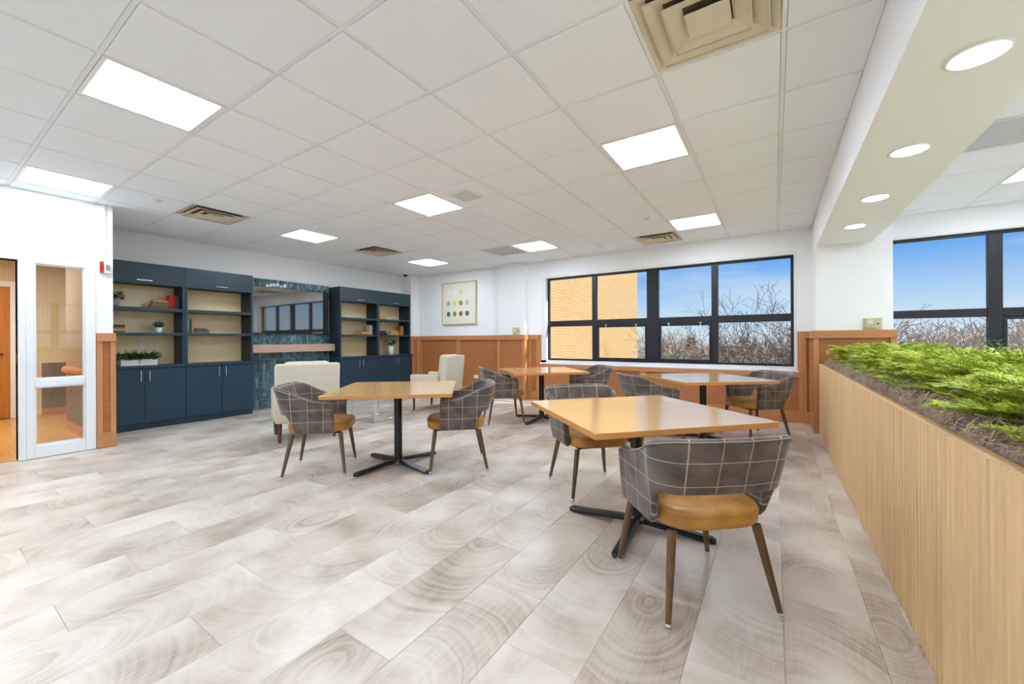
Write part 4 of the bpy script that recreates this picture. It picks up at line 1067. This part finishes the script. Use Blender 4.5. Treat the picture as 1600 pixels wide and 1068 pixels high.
# ================================================================== planter divider with ferns
XP0, XP1, PY0, PY1, PZ = .486, 1.06, -.60, 6.228, .866
pl = thing('planter', 'long pale oak slatted planter box dividing the room', 'planter', (XP0, 0, -.004))
def pb(nm, a, b, mat, c=.002): return MB().cbox((a[0] - XP0, a[1], a[2] + .004), (b[0] - XP0, b[1], b[2] + .004), c).build(nm, mat, pl)
pb('side_board', (XP0, PY0, -.004), (XP0 + .02, PY1, PZ), slat_back_shaded)  # backing in darker oak, painted-in shade behind the slats
pb('side_board', (XP1 - .02, PY0, -.004), (XP1, PY1, PZ), slat_mat)
pb('end_board', (XP0 + .0205, PY0, -.004), (XP1 - .0205, PY0 + .02, PZ), slat_mat)
pb('end_board', (XP0 + .0205, PY1 - .02, -.004), (XP1 - .0205, PY1, PZ), slat_mat)
pb('tray', (XP0 + .0205, PY0 + .0205, .55), (XP1 - .0205, PY1 - .0205, .78), soil_m)
SP = .0445
prof = [(0, -SP/2 + .0034), (-.006, -SP/2 + .0034), (-.014, -SP/2 + .0058), (-.0205, -SP/3.8), (-.0225, 0), (-.0205, SP/3.8), (-.014, SP/2 - .0058), (-.006, SP/2 - .0034), (0, SP/2 - .0034)]
prof_old = [(0, -SP/2 + .0012), (-.006, -SP/2 + .0016), (-.0135, -SP/2 + .007), (-.0185, -SP/4), (-.0205, 0), (-.0185, SP/4), (-.0135, SP/2 - .007), (-.006, SP/2 - .0016), (0, SP/2 - .0012)]
sme = MB().prism(prof[::-1], 0.002, PZ - .002, smooth=False).mesh('slat'); sme.materials.append(slat_mat)
k = 0
y = PY1 - SP/2 - .002
while y > PY0 + .03:
    obj('slat', sme, pl, (-.0005, y, .004)); y -= SP
# moss bed: lumpy surface + curled strands
rg = random.Random(5)
mb = MB(); nx, ny = 12, 150
X0, X1, Y0, Y1 = XP0 + .022, XP1 - .022, PY0 + .022, PY1 - .022
vv = []; 
for j in range(ny + 1):
    for i in range(nx + 1):
        e = 0 if 0 < i < nx else 1
        vv.append((X0 + (X1 - X0) * i/nx, Y0 + (Y1 - Y0) * j/ny, .828 + .045 * sin(pi * i/nx) + rg.uniform(-.012, .016) + .012 * sin(j * .7 + i)))
mb.add(vv, [(j*(nx+1)+i, j*(nx+1)+i+1, (j+1)*(nx+1)+i+1, (j+1)*(nx+1)+i) for j in range(ny) for i in range(nx)], True)
for q in range(13000):
    x = rg.uniform(X0 + .01, X0 + .33) if rg.random() < .8 else rg.uniform(X0 + .01, X1 - .01)
    y = rg.uniform(1.0, Y1 - .02) if rg.random() < .95 else rg.uniform(Y0, 1)
    p = Vector((x, y, .84 + .045 * sin(pi * (x - X0)/(X1 - X0)) + rg.uniform(0, .03)))
    a = rg.uniform(0, 2*pi); el_ = rg.uniform(-.3, .6); da = rg.choice((-1, 1)) * rg.uniform(.2, .8); w = .0017
    pts = [p]
    for s_ in range(7):
        d = Vector((cos(a) * cos(el_), sin(a) * cos(el_), sin(el_))); pts.append(pts[-1] + d * .016); a += da; el_ = max(-.9, min(.9, el_ + rg.uniform(-.6, .5)))
    pts = [Vector((min(max(v.x, X0), X1), min(max(v.y, Y0), Y1), max(v.z, .81))) for v in pts]
    vv = []
    for v in pts: vv += [v + Vector((0, 0, w)), v - Vector((0, 0, w)) + Vector((w, 0, 0))]
    mb.add(vv, [(2*k, 2*k+1, 2*k+3, 2*k+2) for k in range(len(pts) - 1)], True)
tag(mb.build('moss', moss_m, None), 'dry greyish brown moss covering the soil in the planter', 'moss', kind='stuff')
# ferns
def fern_mesh(seed, spread=.30, tall=.22, fronds=34):
    rg = random.Random(seed); mb = MB(); stems = MB()
    for k in range(fronds):
        a = rg.uniform(0, 2*pi); ln = rg.uniform(.6, 1.1) * spread; up = rg.uniform(.5, 1.25) * tall
        pts = []; n = 9
        for q in range(n + 1):
            u = q / n; rr = ln * (u ** 1.15); z = up * (1.9 * u - .95 * u * u)
            pts.append(Vector((cos(a) * rr, sin(a) * rr, z)) + Vector((rg.uniform(-.004, .004), rg.uniform(-.004, .004), 0)))
        stems.tube(pts[::3] + [pts[-1]], .0016, 4, caps=False)
        for q in range(2, n):
            for h in (0, .5):
                p = pts[q].lerp(pts[q + 1], h); d = (pts[q + 1] - pts[q]).normalized(); s_ = d.cross(Vector((0, 0, 1))).normalized(); u = (q + h) / n
                L_ = .10 * (1.12 - u) * rg.uniform(.8, 1.2) + .02
                for sg in (-1, 1):
                    dd = (s_ * sg + d * .7 + Vector((0, 0, rg.uniform(-.15, .35)))).normalized()
                    for w_ in range(7):            # feathery side twigs
                        c_ = p + dd * L_ * (w_ / 7 + .12); up_ = Vector((0, 0, 1)); side = dd.cross(up_).normalized()
                        for s2 in (-1, 1):
                            e = (dd * .9 + side * s2 * .75 + up_ * rg.uniform(-.2, .5)).normalized() * (.026 * (1.15 - w_ / 9))
                            wv = dd.cross(e).cross(e).normalized() * .0026
                            mb.add([c_ - wv, c_ + wv, c_ + e], [(0, 1, 2)])
    return mb.mesh('foliage'), stems.mesh('stems')
FM = []
for s_ in range(4):
    f_, st_ = fern_mesh(s_ + 20, .25 + .02 * s_, .215 + .025 * (s_ % 2), 44); f_.materials.append(fern_m); st_.materials.append(stem_m); FM.append((f_, st_))
rg = random.Random(9); yy = 1.15; k = 0
while yy < 6.05:
    for xx in (.79, .93):
        t = thing('fern', 'bright yellow-green feathery fern growing in the slatted planter', 'fern', (xx + rg.uniform(-.03, .03), min(5.90, yy + rg.uniform(-.05, .05) + (.12 if xx > .85 else 0)), .815), rg.uniform(0, 6.28), 'ferns in the planter')
        f_, st_ = FM[k % 4]; obj('foliage', f_, t); obj('stems', st_, t); s_ = rg.uniform(.85, 1.15); t.scale = (s_, s_, s_ * rg.uniform(.9, 1.1)); k += 1
    yy += .27
# darker upright sprigs at the back of the planter
for q, (x, y, h) in enumerate([(1.02, 2.15, .34), (1.0, 2.5, .36), (1.03, 2.95, .33), (1.0, 3.35, .30), (1.02, 3.8, .30), (1.0, 4.4, .28), (1.03, 5.0, .26)]):
    t = thing('leafy_sprig', 'dark green round-leaved sprig rising behind the ferns in the planter', 'plant', (x, y, .82), rg.uniform(0, 6), 'leafy sprigs in the planter')
    sm_, lm = MB(), MB()
    for b_ in range(6):
        a = rg.uniform(0, 2*pi); ln = h * rg.uniform(.75, 1.1); pts = [Vector((cos(a) * .14 * u * u * (ln/.3), sin(a) * .14 * u * u * (ln/.3), ln * u)) for u in [i / 8 for i in range(9)]]
        sm_.tube(pts[::2], .002, 4, caps=False)
        for i in range(3, 9):
            for sg in (0, 1):
                aa = a + (1.3 if sg else -1.3) + rg.uniform(-.4, .4); leaf(lm, pts[i], (cos(aa), sin(aa), .35), .034, .020, .05)
    sm_.build('stems', stem_m, t); lm.build('leaves', sprig_m, t)

# ================================================================== outside
GZ = -4.2
struct(MB().box((-90, YW + 1.2, GZ - .3), (120, 160, GZ)).build('ground_outside', ground_m))
bb = thing('brick_building', 'sunlit tan brick wing of the building outside the left window panes', 'building', (-4.55, 7.7, GZ))
MB().box((-6, 0, 0), (0, 8.4, 13)).build('brick_wall', brick_m, bb)
MB().cbox((-6, -.05, 13.001), (.12, 8.5, 13.25), .02).build('coping', house_w, bb)
def tree_mesh(seed, height=7.5, spread=.62, depth=6, r0=.13, lean=.0, minr=.006):
    rg = random.Random(seed); V = []; Fc = []
    def seg(p, q, r1, r2):
        d = (q - p).normalized(); a = d.orthogonal().normalized(); b = d.cross(a); o = len(V); n = 3
        for c, r in ((p, r1), (q, r2)):
            for k in range(n): V.append(c + (a * cos(2*pi*k/n) + b * sin(2*pi*k/n)) * r)
        for k in range(n): Fc.append((o + k, o + (k+1) % n, o + n + (k+1) % n, o + n + k))
    def grow(p, d, ln, r, lev):
        steps = 3 if lev < 4 else 2
        for s_ in range(steps):
            d = (d + Vector((rg.gauss(0, .14), rg.gauss(0, .14), rg.gauss(.03, .08)))).normalized()
            q = p + d * ln / steps; r2 = max(minr, r * .86); seg(p, q, r, r2); p, r = q, r2
            if lev > 0 and s_ < steps - 1 and rg.random() < .75 and lev < depth:
                a = d.orthogonal().normalized(); a.rotate(Matrix.Rotation(rg.uniform(0, 2*pi), 3, d))
                grow(p, (d + a * rg.uniform(.6, 1.1)).normalized(), ln * rg.uniform(.5, .75), max(minr, r * .6), lev + 1 if lev < depth - 1 else depth)
        if lev >= depth: return
        nb = 3 if lev < 2 else 2
        a0 = rg.uniform(0, 2*pi)
        for k in range(nb):
            a = d.orthogonal().normalized(); a.rotate(Matrix.Rotation(a0 + k * 2*pi/nb + rg.uniform(-.4, .4), 3, d))
            grow(p, (d + a * spread * rg.uniform(.6, 1.2)).normalized(), ln * rg.uniform(.66, .86), max(minr, r * .72), lev + 1)
    grow(Vector((0, 0, 0)), Vector((lean, 0, 1)).normalized(), height * .27, r0, 0)
    me = bpy.data.meshes.new('branches'); me.from_pydata([v[:] for v in V], [], Fc); me.update(); return me
TM = [tree_mesh(s_, 7.2, .58, 7, .10, minr=.0045) for s_ in (1, 2)]
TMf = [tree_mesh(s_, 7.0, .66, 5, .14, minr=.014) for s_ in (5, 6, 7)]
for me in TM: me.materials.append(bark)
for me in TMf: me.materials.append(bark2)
print('tree tris', [len(me.polygons) for me in TM + TMf])
rg = random.Random(21)
NEAR = [(-.25, 13.2, 0, .96, 'bare dark tree nearest the window, filling the third and fourth panes'), (1.5, 14.6, 1, 1.05, 'bare tree outside the rightmost pane of the large window'),
        (-2.9, 21.0, 1, .95, 'bare tree outside the third pane beside the brick wing'), (4.6, 15.5, 0, .72, 'bare tree with a thick slanting limb outside the right window')]
for x, y, k, s_, lab in NEAR:
    t = thing('bare_tree', lab, 'tree', (x, y, GZ), rg.uniform(0, 6)); o = obj('branches', TM[k], t); t.scale = (s_, s_, s_)
for q in range(44):
    y = rg.uniform(22, 52); u = -.30 + .78 * ((q + rg.random()) / 44)
    s_ = (.80 + .010 * (y - 22)) * rg.uniform(.85, 1.12)
    t = thing('bare_tree', 'bare tan winter tree in the distance beyond the windows', 'tree', (u * y, y, GZ), rg.uniform(0, 6), 'distant bare trees'); o = obj('branches', TMf[q % 3], t); t.scale = (s_ * 1.25, s_ * 1.25, s_)
def conifer(seed):
    rg = random.Random(seed); mb = MB()
    for k in range(900):
        u = rg.random() ** .8; z = .6 + 5.2 * u; r = 1.5 * (1 - u) + .08; a = rg.uniform(0, 2*pi); q = rg.uniform(.5, 1) * r
        leaf(mb, (cos(a) * q, sin(a) * q, z), (cos(a), sin(a), -.1), .38, .20, .35)
    return mb.mesh('needles')
for q in range(16):
    y = rg.uniform(20, 36); u = .12 + .28 * ((q + rg.random()) / 16); s_ = (.92 + .012 * (y - 20)) * rg.uniform(.9, 1.1)
    t = thing('bare_tree', 'bare tan tree seen low in the right window behind the ferns', 'tree', (u * y, y, GZ), rg.uniform(0, 6), 'bare trees in the right window'); obj('branches', TMf[q % 3], t); t.scale = (s_ * 1.2, s_ * 1.2, s_)
CM = conifer(4); CM.materials.append(ever)
for q, (u, y, s_) in enumerate([(.155, 30, .80), (.172, 33, .72), (.30, 40, .8), (-.16, 44, .95), (-.05, 48, .9), (.22, 46, .9)]):
    t = thing('evergreen_tree', 'dark evergreen tree among the bare trees outside', 'tree', (u * y, y, GZ), q, 'evergreens outside'); obj('needles', CM, t); t.scale = (s_, s_, s_)
    MB().tube([(0, 0, 0), (0, 0, 5.2)], [.12, .03], 6).build('trunk', bark, t)
for q, (x, y, lab) in enumerate([(-6.5, 62, 'distant pale house with a brown roof seen through the third pane'), (6, 70, 'distant pale house seen through the fourth pane'), (17, 60, 'distant pale house behind trees outside the right window')]):
    t = thing('house', lab, 'house', (x, y, GZ), .2 * q)
    MB().box((-4, -3, 0), (4, 3, 2.7)).build('wall', house_w, t)
    MB().add([(-4.3, -3.3, 2.7), (4.3, -3.3, 2.7), (4.3, 3.3, 2.7), (-4.3, 3.3, 2.7), (-4.3, 0, 4.3), (4.3, 0, 4.3)], [(0, 1, 5, 4), (2, 3, 4, 5), (0, 4, 3), (1, 2, 5), (3, 2, 1, 0)]).build('roof', roof_m, t)
    for xx in (-2.5, 0, 2.5): MB().box((xx - .5, -3.03, 1.0), (xx + .5, -3.001, 2.1)).build('window', navy_in, t)
